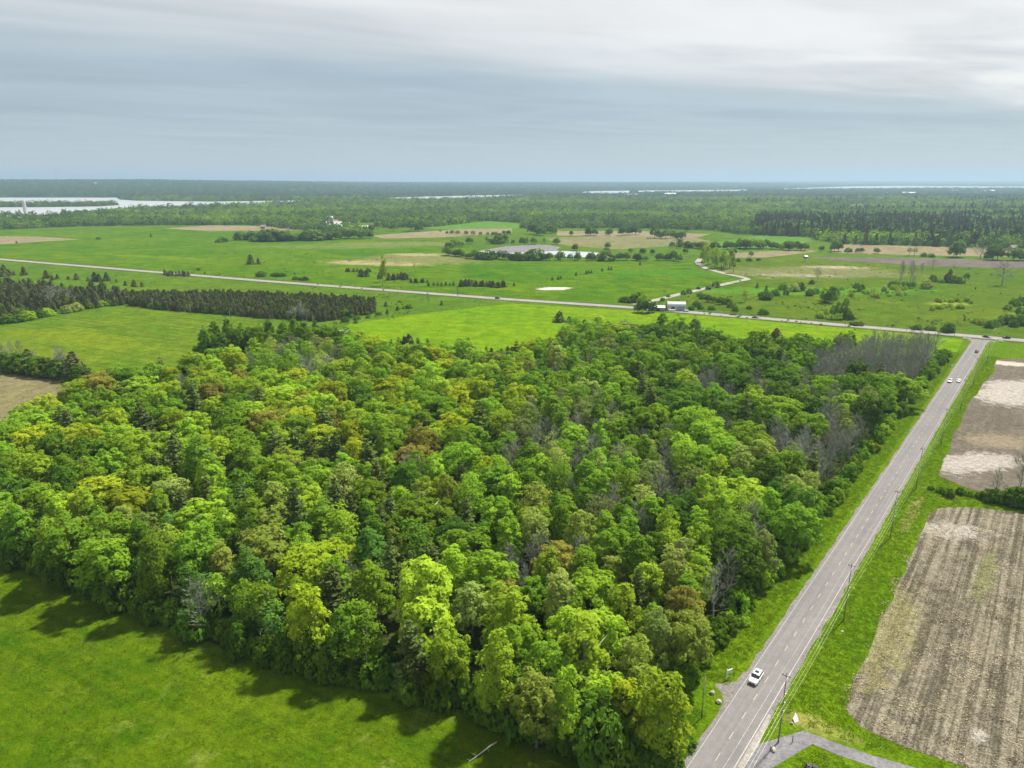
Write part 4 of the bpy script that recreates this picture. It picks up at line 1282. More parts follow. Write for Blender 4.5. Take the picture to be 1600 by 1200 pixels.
# weeds and low scrub scattered through the rough grazing
pts = []
for _ in range(9000):
    x, y = rnd.uniform(-20, 1620), rnd.uniform(395, 530)
    if in_px(x, y, (1380, 465, 330, 52), (560, 470, 90, 40), (100, 442, 160, 14), (1080, 470, 90, 22), (450, 415, 220, 22), (960, 400, 140, 10)):
        X, Y = at(x, y)
        if mnoise.noise(Vector((X / 22, Y / 30, 4))) + rnd.uniform(-.25, .25) > .18:
            pts.append((X, Y, -.02, rnd.uniform(.12, .42), rnd.uniform(.35, .8), rnd.randrange(5)))
wm = []
for i, c_ in enumerate(['haze', 'shrub', 'mid', 'olive', 'pale']):
    m_ = BUSHC[i].copy()
    m_.materials[0] = LEAF[c_]
    wm.append(m_)
scatter('weeds', pts, wm, 'low weedy scrub dotted over the rough grazing', 'weeds')

# pond and hedgerow trees of the middle distance
def hedgerow(line, n, h0, h1, kinds, where, jit=2.0, wid=1.15):
    for k in range(n):
        f = (k + rnd.random()) / n * (len(line) - 1)
        i = min(int(f), len(line) - 2)
        a, b = line[i], line[i + 1]
        lone(a[0] + (b[0] - a[0]) * (f - i) + rnd.uniform(-jit, jit), a[1] + (b[1] - a[1]) * (f - i) + rnd.uniform(-jit, jit) * .4, rnd.uniform(h0, h1), rnd.choice(kinds), where, wid)


RB, RK, RM = ('round', 'blue'), ('round', 'dark'), ('round', 'mid')
hedgerow([(695, 398), (740, 404), (800, 406), (860, 406), (960, 407), (1065, 408)], 46, 9, 17, [RB, RK, RB, ('lobed', 'blue'), BU], 'along the near bank of the pond', 2.5, 1.3)
hedgerow([(698, 392), (710, 386), (725, 385)], 6, 8, 16, [('round', 'fresh'), RB], 'left of the pond', 2, 1.2)
hedgerow([(730, 380), (800, 380), (870, 382)], 14, 7, 14, [('tall', 'lime'), RB, BU], 'along the far bank of the pond', 3, 1.2)
hedgerow([(690, 365), (760, 368), (800, 366)], 12, 5, 9, [RB, RK], 'in the field hedge beyond the pond', 2, 1.4)
for x, y, h in [(833, 366, 22), (838, 366, 18), (845, 368, 18), (858, 365, 16), (866, 364, 14), (892, 368, 10), (918, 368, 18), (928, 368, 14), (952, 368, 14), (972, 368, 16), (984, 367, 16), (993, 367, 16), (1023, 372, 20), (1030, 372, 16), (1040, 373, 16), (1052, 372, 14), (1060, 375, 16), (1066, 374, 14), (1073, 362, 12), (1050, 387, 11), (1063, 388, 12), (1070, 396, 9), (1078, 388, 11), (1090, 388, 10), (1098, 389, 8), (898, 392, 14), (949, 388, 11), (948, 398, 13), (985, 395, 8), (1004, 396, 12), (1020, 398, 10), (1045, 405, 12)]:
    lone(x, y, h, rnd.choice([RB, RK, ('lobed', 'blue')]), 'among the dry fields beyond the pond', 1.2)
hedgerow([(1062, 385), (1110, 390), (1165, 388)], 16, 8, 16, [RB, RK], 'in the hedgerow right of the pond', 2, 1.3)
hedgerow([(1150, 388), (1200, 389), (1262, 392)], 18, 10, 18, [RB, RM, ('round', 'fresh')], 'in the tree line left of the dry strip', 3, 1.2)
for x, y, h, k in [(1283, 393, 10, RK), (1304, 393, 20, RK), (1310, 393, 16, RB), (1325, 394, 6, BU), (1340, 395, 8, RB), (1346, 395, 9, RB), (1370, 396, 10, RK), (1420, 400, 12, ('thin', 'haze')), (1428, 400, 12, ('thin', 'haze')), (1443, 401, 5, BU), (1455, 402, 5, BU), (1494, 402, 26, RB), (1490, 402, 22, RM), (1531, 404, 17, ('barewide', '')), (1551, 406, 22, RB), (1558, 406, 18, RK), (1582, 407, 20, RB), (1592, 407, 16, RM), (1600, 407, 14, RB), (1545, 406, 14, RM), (1146, 397, 12, RB), (1173, 401, 9, RB), (1153, 409, 5, BU), (1170, 408, 5, BU), (1185, 407, 4, BU)]:
    lone(x, y, h, k, 'along the tan strip before the dark wood', 1.2)
hedgerow([(372, 374), (420, 377), (480, 375), (580, 372)], 40, 9, 17, [RB, RK, ('bush', 'blue'), ('lobed', 'blue')], 'in the scrub before the farm', 3, 1.35)
for x, y, h in [(615, 361, 14), (643, 361, 20), (660, 357, 14), (688, 362, 4), (655, 361, 14), (580, 362, 12), (590, 358, 14)]:
    lone(x, y, h, RB, 'beside the far farm', 1.3)
label_set(lone_by, 'lone trees and bushes in the fields')

# ------------------------------------------------------------------ far woods: one mass each
def far_tree(seed, R_, H, n, leaf, col, conic=False):
    g = np.random.default_rng(seed)
    if conic:
        p = cedar_parts(seed, R_, H, n, leaf, .9)
    else:
        p = crown_parts(seed, R_, .3, H, 12, n // 12, leaf, R_ * .34, top=.7, lobes=4, shape=1)
    return to_mesh('far_tree', [(*p, 0)], [LEAF[col]])


FAR = [far_tree(1200 + i, 5.2, 12, 150, 1.7, c_) for i, c_ in enumerate(['blue', 'mid', 'fresh', 'blue', 'mid', 'blue', 'haze', 'dark'])] + \
      [far_tree(1300 + i, 3.6, 14, 130, 1.5, 'cedar', True) for i in range(2)] + [far_tree(1400 + i, 5.2, 12, 150, 1.7, 'hill') for i in range(3)]
FARX = [at(*p) for L in LAKES for p in L]
LK = [[at(*p) for p in [(x, y) for x, y in L]] for L in LAKES]
isl = [at(*p) for p in ISLAND]
CLEAR_PX = [[(660, 357), (760, 345), (850, 351), (800, 358), (720, 361)], [(1105, 380), (1190, 368), (1270, 371), (1250, 384), (1180, 391)], [(1290, 323), (1345, 318), (1372, 324), (1340, 328)],
            [(850, 373), (870, 360), (1010, 360), (1115, 365), (1120, 379), (960, 391)], [(440, 301), (560, 300.5), (560, 302), (440, 302.5)], [(500, 358), (600, 345), (600, 362)],
            [(0, 341), (95, 338), (95, 344), (0, 346)], [(620, 338), (700, 335), (725, 338), (640, 341)], [(250, 342), (330, 339), (340, 342), (260, 345)], [(880, 330), (980, 327), (992, 330), (890, 333)], [(1240, 331), (1330, 327), (1340, 330), (1250, 335)], [(1415, 337), (1500, 333), (1512, 336), (1430, 341)], [(440, 330), (520, 327), (530, 329), (450, 333)], [(700, 318), (800, 316), (800, 318), (705, 320)], [(1050, 318), (1130, 316), (1135, 318), (1055, 320)], [(1125, 336), (1185, 334), (1185, 338), (1125, 339)]]
CLR = [[at(*p) for p in q] for q in CLEAR_PX]
FRONT = [(-400, 361), (0, 359), (120, 354), (250, 352), (400, 352), (480, 361), (560, 366), (600, 356), (700, 354), (830, 357), (1000, 357), (1110, 360), (1150, 366), (1270, 372), (1300, 381), (1480, 386), (1600, 391), (2000, 396)]


def front_row(x):
    for a, b in zip(FRONT, FRONT[1:]):
        if x <= b[0]:
            return a[1] + (b[1] - a[1]) * (x - a[0]) / (b[0] - a[0])
    return FRONT[-1][1]


far_pts, mid_pts = [], []
g = np.random.default_rng(5)


def far_ok(X, Y):
    qx, qy = pix(X, Y)
    if qy > front_row(qx):
        return None
    if any(inside((X, Y), q) for q in CLR):
        return None
    for q in LK:
        if inside((X, Y), q) and not inside((X, Y), isl):
            return None
    if inside((X * 1.035, Y * 1.035), LK[0]) and not inside((X, Y), isl):
        return None
    # leave the near banks open so that the water shows over them
    for q in LK[1:]:
        if inside((X * 1.06, Y * 1.06), q) or inside((X * 1.13, Y * 1.13), q):
            return None
    return qx, qy


def far_kind(X, Y, qx, qy):
    if Y > 3300:
        return int(rnd.choice([10, 11, 12, 10, 11, 7]))
    n0 = mnoise.noise(Vector((X / 420, Y / 190, 3.0)))
    n1_ = mnoise.noise(Vector((X / 90, Y / 90, 9.0)))
    if (qx > 1180 and 342 < qy < 386 and n0 > -.35 and n1_ > -.45) or (qx > 1160 and n0 > .30 and qy > 310):
        return int(rnd.choice([8, 9, 7, 9, 10, 8, 9, 7, 0]))
    if n0 + n1_ * .6 > .15:
        return int(rnd.choice([0, 3, 7, 10, 11, 7]))
    if n0 + n1_ * .6 < -.22:
        return int(rnd.choice([4, 2, 5, 6, 1]))
    return int(rnd.choice([0, 1, 3, 3, 5, 7, 7, 0, 10, 11]))


for lo, hi, step, arr, s0 in ((800, 2000, 8.5, mid_pts, .9), (2000, 3600, 14, mid_pts, 1.15), (3600, 6500, 27, far_pts, 2.0), (6500, 11500, 55, far_pts, 3.3)):
    Y = lo
    while Y < hi:
        X = -(200 + .80 * Y)
        while X < 200 + .80 * Y:
            x, y = X + g.uniform(-.5, .5) * step, Y + g.uniform(-.5, .5) * step
            q = far_ok(x, y)
            if q and -60 < q[0] < 1660:
                s = s0 * g.uniform(.5, 1.5) * (.85 if inside((x, y), isl) else 1)
                arr.append((x, y, terrain(x, y) - (.3 if s0 < 2 else 3), s, g.uniform(.8, 1.25) if s0 < 2 else g.uniform(.5, .75) / (s0 / 2), far_kind(x, y, *q)))
            X += step
        Y += step
scatter('far_woods', mid_pts, FAR, 'far-off mixed woods beyond the fields', 'woods')
scatter('hill_forest', far_pts, FAR, 'hazy blue forest on the distant hills behind the lake', 'forest')
print('counts', count, len(rest), len(mid_pts), len(far_pts), len(mass))

# grass tufts where the turf is close enough to show its nap, straw on the stubbly field
def tuft(seed, n, spread, h0, h1, w):
    g = np.random.default_rng(seed)
    V, F = [], []
    for k in range(n):
        x, y = g.normal(size=2) * spread
        a = g.uniform(0, 6.28)
        h = g.uniform(h0, h1)
        lx, ly = g.normal(size=2) * h * .45
        dx, dy = math.cos(a) * w, math.sin(a) * w
        V += [(x - dx, y - dy, 0), (x + dx, y + dy, 0), (x + lx, y + ly, h)]
        F.append((3 * k, 3 * k + 1, 3 * k + 2))
    return to_mesh('tuft', [(V, F, list(np.clip(.5 + g.normal(size=n) * .3, 0, 1)), 0)], [])


GRASSY = [leaf_mat('grass_blades', (0.125, 0.195, 0.005), (0.075, 0.14, 0.004), .45), leaf_mat('verge_blades', (0.140, 0.240, 0.005), (0.092, 0.18, 0.004), .45), leaf_mat('dry_blades', (0.2, 0.22, 0.035), (0.13, 0.16, 0.02), .3)]
TUFTS = []
for i, gm in enumerate((0, 0, 1, 1, 2)):
    t_ = tuft(1500 + i, 16, .22, .08, .20 if gm == 0 else .30, .05)
    t_.materials.append(GRASSY[gm])
    TUFTS.append(t_)
pts = []
NEARF = [(-150, 50), (30, 50), (33, 76), (19.2, 86.7), (-4.2, 95.9), (-46.3, 109.3), (-77.6, 124.9), (-118.7, 147), (-150, 160)]
for _ in range(26000):
    X, Y = rnd.uniform(-135, 33), rnd.uniform(70, 158)
    if inside((X, Y), NEARF):
        d_ = mnoise.noise(Vector((X / 9, Y / 9, 2)))
        if d_ + rnd.uniform(-.5, .5) > -.1:
            pts.append((X, Y, .02, rnd.uniform(.6, 1.2), rnd.uniform(.5, 1.1), 4 if rnd.random() < .06 else rnd.randrange(2)))
for _ in range(34000):
    s_ = rnd.uniform(-10, 330) ** 1.0
    off = rnd.choice([rnd.uniform(-13.5, -4.9), rnd.uniform(5.1, 40), rnd.uniform(5.1, 22)])
    X, Y = rp(s_, off)
    if inside((X, Y), PA) or inside((X, Y), PB) or (off > 0 and s_ < 40 and min((Vector((X, Y)) - Vector(p).lerp(Vector(q2), t9 / 8)).length for p, q2 in zip(drive, drive[1:]) for t9 in range(9)) < (5.5 if off < 9 else 2.6)) or (off < 0 and abs(s_ - 12) < 4.2):
        continue
    pts.append((X, Y, .02, rnd.uniform(.6, 1.3), rnd.uniform(.6, 1.3), rnd.choice([2, 3, 2, 3, 4]) if rnd.random() < .25 else rnd.choice([2, 3])))
scatter('grass', pts, TUFTS, 'short tufty grass of the near field and road verges', 'grass')
g = np.random.default_rng(77)
STRAW = []
for i in range(3):
    n = 46
    C = np.stack([g.uniform(-1.4, 1.4, n), g.uniform(-1.4, 1.4, n), g.uniform(.10, .2, n)], 1)
    N = unit(np.array([0, 0, 1.0]) + g.normal(size=(n, 3)) * .3)
    v_, f_, t_ = quads_mesh('', C, N, g.uniform(.05, .15, n), g.random(n), g, 3.0)
    STRAW.append(to_mesh('straw', [(v_, f_, t_, 0)], [leaf_mat('straw_stalks', (0.42, 0.36, 0.25), (0.2, 0.165, 0.11), .1) if i < 2 else leaf_mat('dark_clods', (0.10, 0.08, 0.055), (0.06, 0.05, 0.035), .0)]))
pts = []
for _ in range(1500):
    X, Y = rnd.uniform(50, 160), rnd.uniform(75, 165)
    if inside((X, Y), PA):
        pts.append((X, Y, .02, rnd.uniform(.8, 1.3), 1, rnd.randrange(3)))
scatter('straw_litter', pts, STRAW, 'pale straw and dark clods strewn over the stubbly ploughed field', 'straw')

# ------------------------------------------------------------------ utility poles and wires
WOODP = material('weathered_pole', (0.22, 0.20, 0.17), 0.9, 0.1, var=0.25, scale=1.0)
PALEP = material('bleached_pole', (0.34, 0.30, 0.26), 0.9, 0.1, var=0.2, scale=1.0)
STEEL = material('galvanised_steel', (0.42, 0.43, 0.44), 0.5, 0.5, 0.4)
CERAM = material('insulator', (0.30, 0.30, 0.31), 0.3, 0.5)
WIRE = material('bright_wire', (0.34, 0.34, 0.325), 0.45, 0.5, 0.2)
POLE_H = 12.9
pole_arm = MB().box(-.62, .62, -.06, .06, -.07, .07).mesh('crossarm')
pole_ins = MB().tube([(0, 0, 0), (0, 0, .10), (0, 0, .12), (0, 0, .26)], [.05, .05, .09, .05], 8).mesh('insulator')
pole_shaft = MB().tube([(0, 0, -.3), (0, 0, 6), (0, 0, POLE_H)], [.125, .10, .08], 10).mesh('shaft', True)
pole_can = MB().tube([(0, -.33, 9.3), (0, -.33, 9.35), (0, -.33, 10.2), (0, -.33, 10.25)], [.16, .2, .2, .15], 12).mesh('transformer')
pole_br = MB().box(-.05, .30, -.05, .05, -.05, .05).mesh('wire_bracket')


def util_pole(name, X, Y, h, rz, label, group, detail=True, can=False, mat=None):
    r_ = empty(name, (X, Y, 0), rz, (1, 1, 1))
    k = h / POLE_H
    s = link('shaft', pole_shaft, r_, mat=mat or WOODP)
    s.scale = (max(k, .8), max(k, .8), k)
    if detail:
        a = link('crossarm', pole_arm, r_, (0, -.16, h - .45), mat=WOODP)
        for x in (-.52, .52):
            link('insulator', pole_ins, a, (x, 0, .07), mat=CERAM)
        for z in (9.2, 7.6, 6.0):
            link('wire_bracket', pole_br, r_, (0, 0, z * k), mat=STEEL)
    if can:
        link('transformer', pole_can, r_, mat=STEEL)
    return tag(r_, label, 'utility pole', group)


PB_ = [at(*p) for p in [(1216, 1160), (1318, 970), (1391, 841), (1431, 765), (1470, 695), (1500, 643), (1520, 604), (1541, 570)]]
PW = ['at the mouth of the gravel drive', 'beside the stubbly ploughed field', 'level with the corner between ploughed fields', 'where the ploughed fields meet', 'beside the pale wet patch of ploughed soil', 'just past the white cars', 'second from the junction', 'nearest the junction']
for i, (X, Y) in enumerate(PB_):
    util_pole('utility_pole', X, Y, POLE_H, -R(37.6), 'wooden utility pole right of the road ' + PW[i], 'utility poles along the near road', True, i == 2)


def cable(name, pts3, sag, rad, label):
    mb = MB()
    P = []
    for a, b in zip(pts3, pts3[1:]):
        a, b = Vector(a), Vector(b)
        for k in range(12):
            f = k / 12
            p = a.lerp(b, f)
            p.z -= sag * 4 * f * (1 - f)
            P.append(p)
    P.append(Vector(pts3[-1]))
    mb.tube(P, rad, 4, cap=False)
    return tag(mb.obj(name, WIRE), label, 'overhead wire', 'wires strung along the near road')


ends = [(Vector(PB_[0]) - RD * 44 - RN * 0.4)] + [Vector(p) for p in PB_] + [Vector(PB_[-1]) + RD * 44]
for off, z, sag, lab in ((-.68, POLE_H - .12, .5, 'upper bright wire on the road-side end of the crossarms'), (.36, POLE_H - .12, .5, 'upper bright wire on the field-side end of the crossarms'), (.22, 9.2, .7, 'highest of three bright wires bracketed below the crossarms'), (.26, 7.6, .75, 'middle of three bright wires bracketed below the crossarms'), (.26, 6.0, .8, 'lowest bright wire strung along the roadside poles')):
    cable('overhead_wire', [(*(e + RN * off), z) for e in ends], sag, .0095, lab)
X, Y = at(1096, 1122)
util_pole('utility_pole', X, Y, 8.2, 0, 'thin wooden pole against the trees left of the field entrance', None, False)
for i, (x, y, h) in enumerate([(181, 478, 14), (240, 487, 21), (298, 493, 18), (360, 500, 14), (423, 506, 13), (490, 513, 19)]):
    X, Y = at(x, y)
    util_pole('utility_pole', X, Y, h * mpp(y) * 1.05, 0, 'pale utility pole along the cedar plantation, %s from left' % ['first', 'second', 'third', 'fourth', 'fifth', 'sixth'][i], 'poles beside the cedar plantation', False, mat=PALEP)
for x, y, h, lab in [(1491, 525, 30, 'thin tall pole left of the junction'), (1573, 529, 30, 'thin pole behind the dark car right of the junction'), (1320, 513, 14, 'short pole beside the cross road'), (1416, 518, 16, 'thin pole behind the leafless poplars')]:
    X, Y = at(x, y)
    util_pole('utility_pole', X, Y, h * mpp(y), 0, lab, 'poles at the junction', False)

# ------------------------------------------------------------------ vehicles
GLASS = material('car_glass', (0.02, 0.025, 0.03), 0.08, 0.6, var=0.0)
TYRE = material('tyre_rubber', (0.022, 0.022, 0.022), 0.85, 0.2)
RIMM = material('alloy_rim', (0.45, 0.45, 0.46), 0.35, 0.5, 0.6)
TRIM = material('black_trim', (0.03, 0.03, 0.032), 0.55, 0.3)
HEADL = material('headlight_lens', (0.75, 0.77, 0.78), 0.12, 0.6)
TAILL = material('taillight_lens', (0.35, 0.015, 0.015), 0.2, 0.5)
PLATE = material('blank_number_plate', (0.7, 0.7, 0.7), 0.5)
WHITE = material('white_paint', (0.80, 0.80, 0.79), 0.28, 0.5, var=0.02)
BLACK = material('black_paint', (0.022, 0.023, 0.026), 0.22, 0.5, var=0.05)
DGREY = material('dark_grey_paint', (0.07, 0.075, 0.085), 0.25, 0.5, var=0.05)


def loft(sections, name, smooth=True):
    """sections along the car: (y, [(x, z) half profile from bottom to top]) mirrored"""
    vs, fs = [], []
    n = None
    for y, half in sections:
        ring = [(x, y, z) for x, z in half] + [(-x, y, z) for x, z in reversed(half)]
        n = len(ring)
        vs += ring
    for i in range(len(sections) - 1):
        for k in range(n):
            k2 = (k + 1) % n
            fs.append((i * n + k, i * n + k2, (i + 1) * n + k2, (i + 1) * n + k))
    fs.append(tuple(range(n - 1, -1, -1)))
    fs.append(tuple((len(sections) - 1) * n + k for k in range(n)))
    mb = MB()
    mb.add(vs, fs)
    m = mb.mesh(name)
    bm = bmesh.new()
    bm.from_mesh(m)
    bmesh.ops.recalc_face_normals(bm, faces=bm.faces)
    bm.to_mesh(m)
    bm.free()
    if smooth:
        m.polygons.foreach_set('use_smooth', [True] * len(m.polygons))
        m.set_sharp_from_angle(angle=R(38))
    return m


def car_meshes(L, Wd, H, suv):
    """front of the car towards -y"""
    h = L / 2
    w = Wd / 2
    zb = .26
    belt = H * .58
    hood = H * (.60 if suv else .56)
    M = {}

    def sec(y, wl, zt, z0=zb):
        return (y, [(wl * .92, z0), (wl, z0 + .12), (wl, zt - .22), (wl * .97, zt - .06), (wl * .86, zt)])
    rear = belt + .06 if suv else belt + .02
    M['body'] = loft([sec(-h, w * .72, hood * .78, zb + .08), sec(-h + .12, w * .88, hood * .88), sec(-h + .5, w * .98, hood * .96), sec(-h + 1.15, w, hood), sec(-h + 1.45, w, belt + .03), sec(0, w, belt + .02), sec(h - 1.1, w, belt + .04), sec(h - .35, w * .98, rear), sec(h - .08, w * .92, rear - .08), sec(h, w * .82, rear - .25, zb + .1)], 'body')
    y0, y1, y2, y3 = (-h + 1.25, -h + 2.05, h - .75, h - .18) if suv else (-h + 1.3, -h + 2.1, h - 1.55, h - .75)
    wr = w * .76

    def cs(y, wb, wt, zt):
        return (y, [(wb, belt - .05), (wb * .99, belt + .08), (wt + .02, zt - .07), (wt * .9, zt)])
    M['roof'] = loft([cs(y1 - .12, wr * 1.05, wr, H - .05), cs(y1 + .3, wr * 1.06, wr, H), cs((y1 + y2) / 2, wr * 1.06, wr, H + .02), cs(y2 - .1, wr * 1.05, wr * .97, H - .03), cs(y2 + .08, wr * 1.04, wr * .95, H - .09)], 'roof')
    # glasshouse: slightly inside the roof's edge at the top, outside it at the belt
    zt = H - .09
    wb = w * .93
    wt = wr * 1.02
    ws = MB().add([(-wb * .93, y0, belt - .02), (wb * .93, y0, belt - .02), (wt * .93, y1 - .12, zt), (-wt * .93, y1 - .12, zt), (-wb * .9, y0 + .25, belt - .1), (wb * .9, y0 + .25, belt - .1)], [(0, 1, 2, 3), (4, 5, 1, 0), (3, 2, 5, 4)])
    M['windscreen'] = ws.mesh('windscreen')
    rw = MB().add([(-wb * .93, y3, belt - .02), (wb * .93, y3, belt - .02), (wt * .92, y2 + .07, zt - .03), (-wt * .92, y2 + .07, zt - .03), (-wb * .9, y3 - .25, belt - .1), (wb * .9, y3 - .25, belt - .1)], [(3, 2, 1, 0), (0, 1, 5, 4), (4, 5, 2, 3)])
    M['rear_window'] = rw.mesh('rear_window')
    for s, nm in ((1, 'side_window'), (-1, 'side_window_2')):
        M[nm] = MB().add([(s * wb * .98, y0 + .12, belt), (s * wb * .98, y3 - .1, belt), (s * wt * 1.0, y2, zt - .04), (s * wt * 1.0, y1, zt - .02), (s * wb * .6, y0 + .3, belt), (s * wb * .6, y3 - .3, belt)], [(0, 1, 2, 3), (0, 4, 5, 1), (3, 2, 5, 4)]).mesh(nm)
    pm = MB()
    for s in (1, -1):
        for y in (y1 + .95, y2 - .35):
            pm.add([(s * (wb * .99), y - .05, belt), (s * (wb * .99), y + .05, belt), (s * wt * 1.015, y + .04, zt - .03), (s * wt * 1.015, y - .04, zt - .03)], [(0, 1, 2, 3)])
    M['window_pillars'] = pm.mesh('window_pillars')
    M['tyre'] = MB().tube([(-.115, 0, 0), (-.10, 0, 0), (.10, 0, 0), (.115, 0, 0)], [.26, .335, .335, .26], 20).mesh('tyre')
    M['rim'] = MB().tube([(-.12, 0, 0), (.12, 0, 0)], [.215, .215], 16).mesh('rim')
    M['grille'] = MB().box(-w * .55, w * .55, -h - .015, -h + .1, zb + .2, zb + .40).mesh('grille')
    M['bumper'] = MB().box(-w * .70, w * .70, -h - .035, -h + .2, zb + .04, zb + .16).mesh('bumper')
    M['headlight'] = MB().add([(-.22, -.0, -.06), (.16, .16, -.06), (.16, .22, .07), (-.22, .07, .07), (-.22, .3, -.06), (.16, .3, -.06), (.16, .3, .07), (-.22, .3, .07)], [(0, 1, 2, 3), (3, 2, 6, 7), (1, 5, 6, 2), (0, 3, 7, 4), (0, 4, 5, 1)]).mesh('headlight')
    M['taillight'] = MB().box(-.13, .13, -.12, .02, -.12, .12).mesh('taillight')
    M['mirror'] = MB().box(-.12, .10, -.08, .08, -.07, .07).mesh('mirror')
    M['number_plate'] = MB().box(-.15, .15, -.02, .0, -.06, .06).mesh('number_plate')
    M['rail'] = MB().tube([(0, y1 + .1, H + .0), (0, y1 + .25, H + .05), (0, y2 - .3, H + .05), (0, y2 - .1, H + .0)], .025, 5).mesh('roof_rail')
    M['sunroof'] = MB().box(-wr * .62, wr * .62, y1 + .25, y1 + 1.15, H - .02, H + .022).mesh('sunroof')
    M['dims'] = (h, w, zb, hood, belt, wr)
    return M


CARS = {'suv': car_meshes(4.65, 1.88, 1.68, True), 'sedan': car_meshes(4.75, 1.82, 1.45, False)}


def car(kind, X, Y, heading, paint, label, cat, z=.044, rails=True):
    """heading: world angle the nose points to, measured from +Y clockwise"""
    M = CARS[kind]
    h, w, zb, hood, belt, wr = M['dims']
    r_ = empty('parked_car' if cat == 'parked car' else 'car', (X, Y, z), -heading + math.pi, .84)
    b = link('body', M['body'], r_, mat=paint)
    link('roof', M['roof'], r_, mat=paint)
    for g_ in ('windscreen', 'rear_window', 'side_window'):
        link(g_, M[g_], r_, mat=GLASS)
    link('side_window', M['side_window_2'], r_, mat=GLASS)
    link('window_pillars', M['window_pillars'], r_, mat=TRIM)
    for s in (1, -1):
        for y in (-h + .92, h - .95):
            wv_ = link('wheel', M['tyre'], r_, (s * (w - .10), y, .335), mat=TYRE)
            link('rim', M['rim'], wv_, mat=RIMM)
        hl = link('headlight', M['headlight'], r_, (s * w * .68, -h + .02, hood * .80), mat=HEADL)
        hl.scale = (s, 1, 1)
        link('taillight', M['taillight'], r_, (s * w * .78, h - .05, belt - .13), mat=TAILL)
        link('mirror', M['mirror'], r_, (s * (w + .08), -h + 1.62, belt + .06), mat=paint)
        if rails and kind == 'suv':
            link('roof_rail', M['rail'], r_, (s * wr * .84, 0, 0), mat=TRIM)
    link('grille', M['grille'], r_, mat=TRIM)
    link('bumper', M['bumper'], r_, mat=TRIM)
    link('number_plate', M['number_plate'], r_, (0, -h - .036, zb + .22), mat=PLATE)
    if kind == 'suv':
        link('sunroof', M['sunroof'], r_, mat=GLASS)
    return tag(r_, label, 'car', 'cars on the roads')


HD = R(37.62)
sproj = (Vector(at(1183, 1063)) - RC).dot(RD)
car('suv', *rp(sproj, -1.5), HD + math.pi, WHITE, 'white sport utility car driving towards us on the near road', 'car')
s1 = (Vector(at(1490, 597)) - RC).dot(RD)
car('suv', *rp(s1 - 1, -1.5), HD + math.pi, WHITE, 'white car coming towards us, left of two passing cars far up the road', 'car')
car('sedan', *rp(s1 + 2, 1.5), HD, WHITE, 'white car heading away, right of two passing cars far up the road', 'car')
s2 = (Vector(at(1531, 551)) - RC).dot(RD)
car('sedan', *rp(s2, 1.5), HD, BLACK, 'dark car heading for the junction at the end of the road', 'car')
xd = (XB - XA).normalized()
hx = math.atan2(xd.x, xd.y)


def on_cross(x, y, off):
    p = Vector(at(x, y))
    best = min(((Vector(a), Vector(b)) for a, b in zip(XC, XC[1:])), key=lambda s_: abs((p - s_[0]).dot((s_[1] - s_[0]).normalized()) - (s_[1] - s_[0]).length / 2) / (s_[1] - s_[0]).length)
    d = (best[1] - best[0]).normalized()
    q = best[0] + d * (p - best[0]).dot(d) + Vector((d.y, -d.x)) * off
    return (q.x, q.y), math.atan2(d.x, d.y)


for kind, x, y, off, flip, paint, lab in (('sedan', 1541, 527, 0.8, 0.5, BLACK, 'black car turning at the junction'), ('suv', 1573, 530, -1.6, math.pi, BLACK, 'black car on the cross road right of the junction'), ('sedan', 1181, 496, 1.6, 0, DGREY, 'dark car on the cross road above the wood'), ('suv', 777, 467, 1.6, 0, DGREY, 'grey car on the long cross road beyond the hay field')):
    (X, Y), hd = on_cross(x, y, off)
    car(kind, X, Y, hd + flip, paint, lab, 'car', z=.075)

# ------------------------------------------------------------------ small roadside things
STONE = material('pale_stone', (0.34, 0.32, 0.285), 0.9, 0.2, var=0.2, scale=2.0, bump=0.4)
CREAM = material('cream_board', (0.62, 0.59, 0.52), 0.7, 0.3, var=0.08)
WPAINT = material('white_post_paint', (0.82, 0.82, 0.80), 0.5, 0.3, var=0.05)
SIGNB = material('sign_blue_grey', (0.42, 0.52, 0.60), 0.5, 0.3, var=0.1)


def boulder(X, Y, rx, ry, rz_, label, seed, mat=STONE):
    bm = bmesh.new()
    bmesh.ops.create_icosphere(bm, subdivisions=3, radius=1)
    for v in bm.verts:
        n = mnoise.noise(v.co * 1.6 + Vector((seed * 3.1, 0, 0))) * .35 + mnoise.noise(v.co * 4 + Vector((seed, 0, 0))) * .12
        v.co = Vector((v.co.x * rx, v.co.y * ry, v.co.z * rz_)) * (1 + n)
        v.co.z = max(v.co.z + rz_ * .7, -.05)
    m = bpy.data.meshes.new('boulder')
    bm.to_mesh(m)
    bm.free()
    return tag(link('boulder', m, None, (X, Y, 0), mat=mat), label, 'boulder', 'pale boulders by the road')


boulder(*at(1113, 1084), .42, .34, .34, 'smaller pale boulder at the bushes by the field entrance', 1)
boulder(*at(1123, 1098), .52, .40, .34, 'pale boulder on the grass beside the gravel entrance', 2)
boulder(*at(1208, 1172), .36, .62, .30, 'long pale boulder at the foot of the nearest roadside pole', 3)
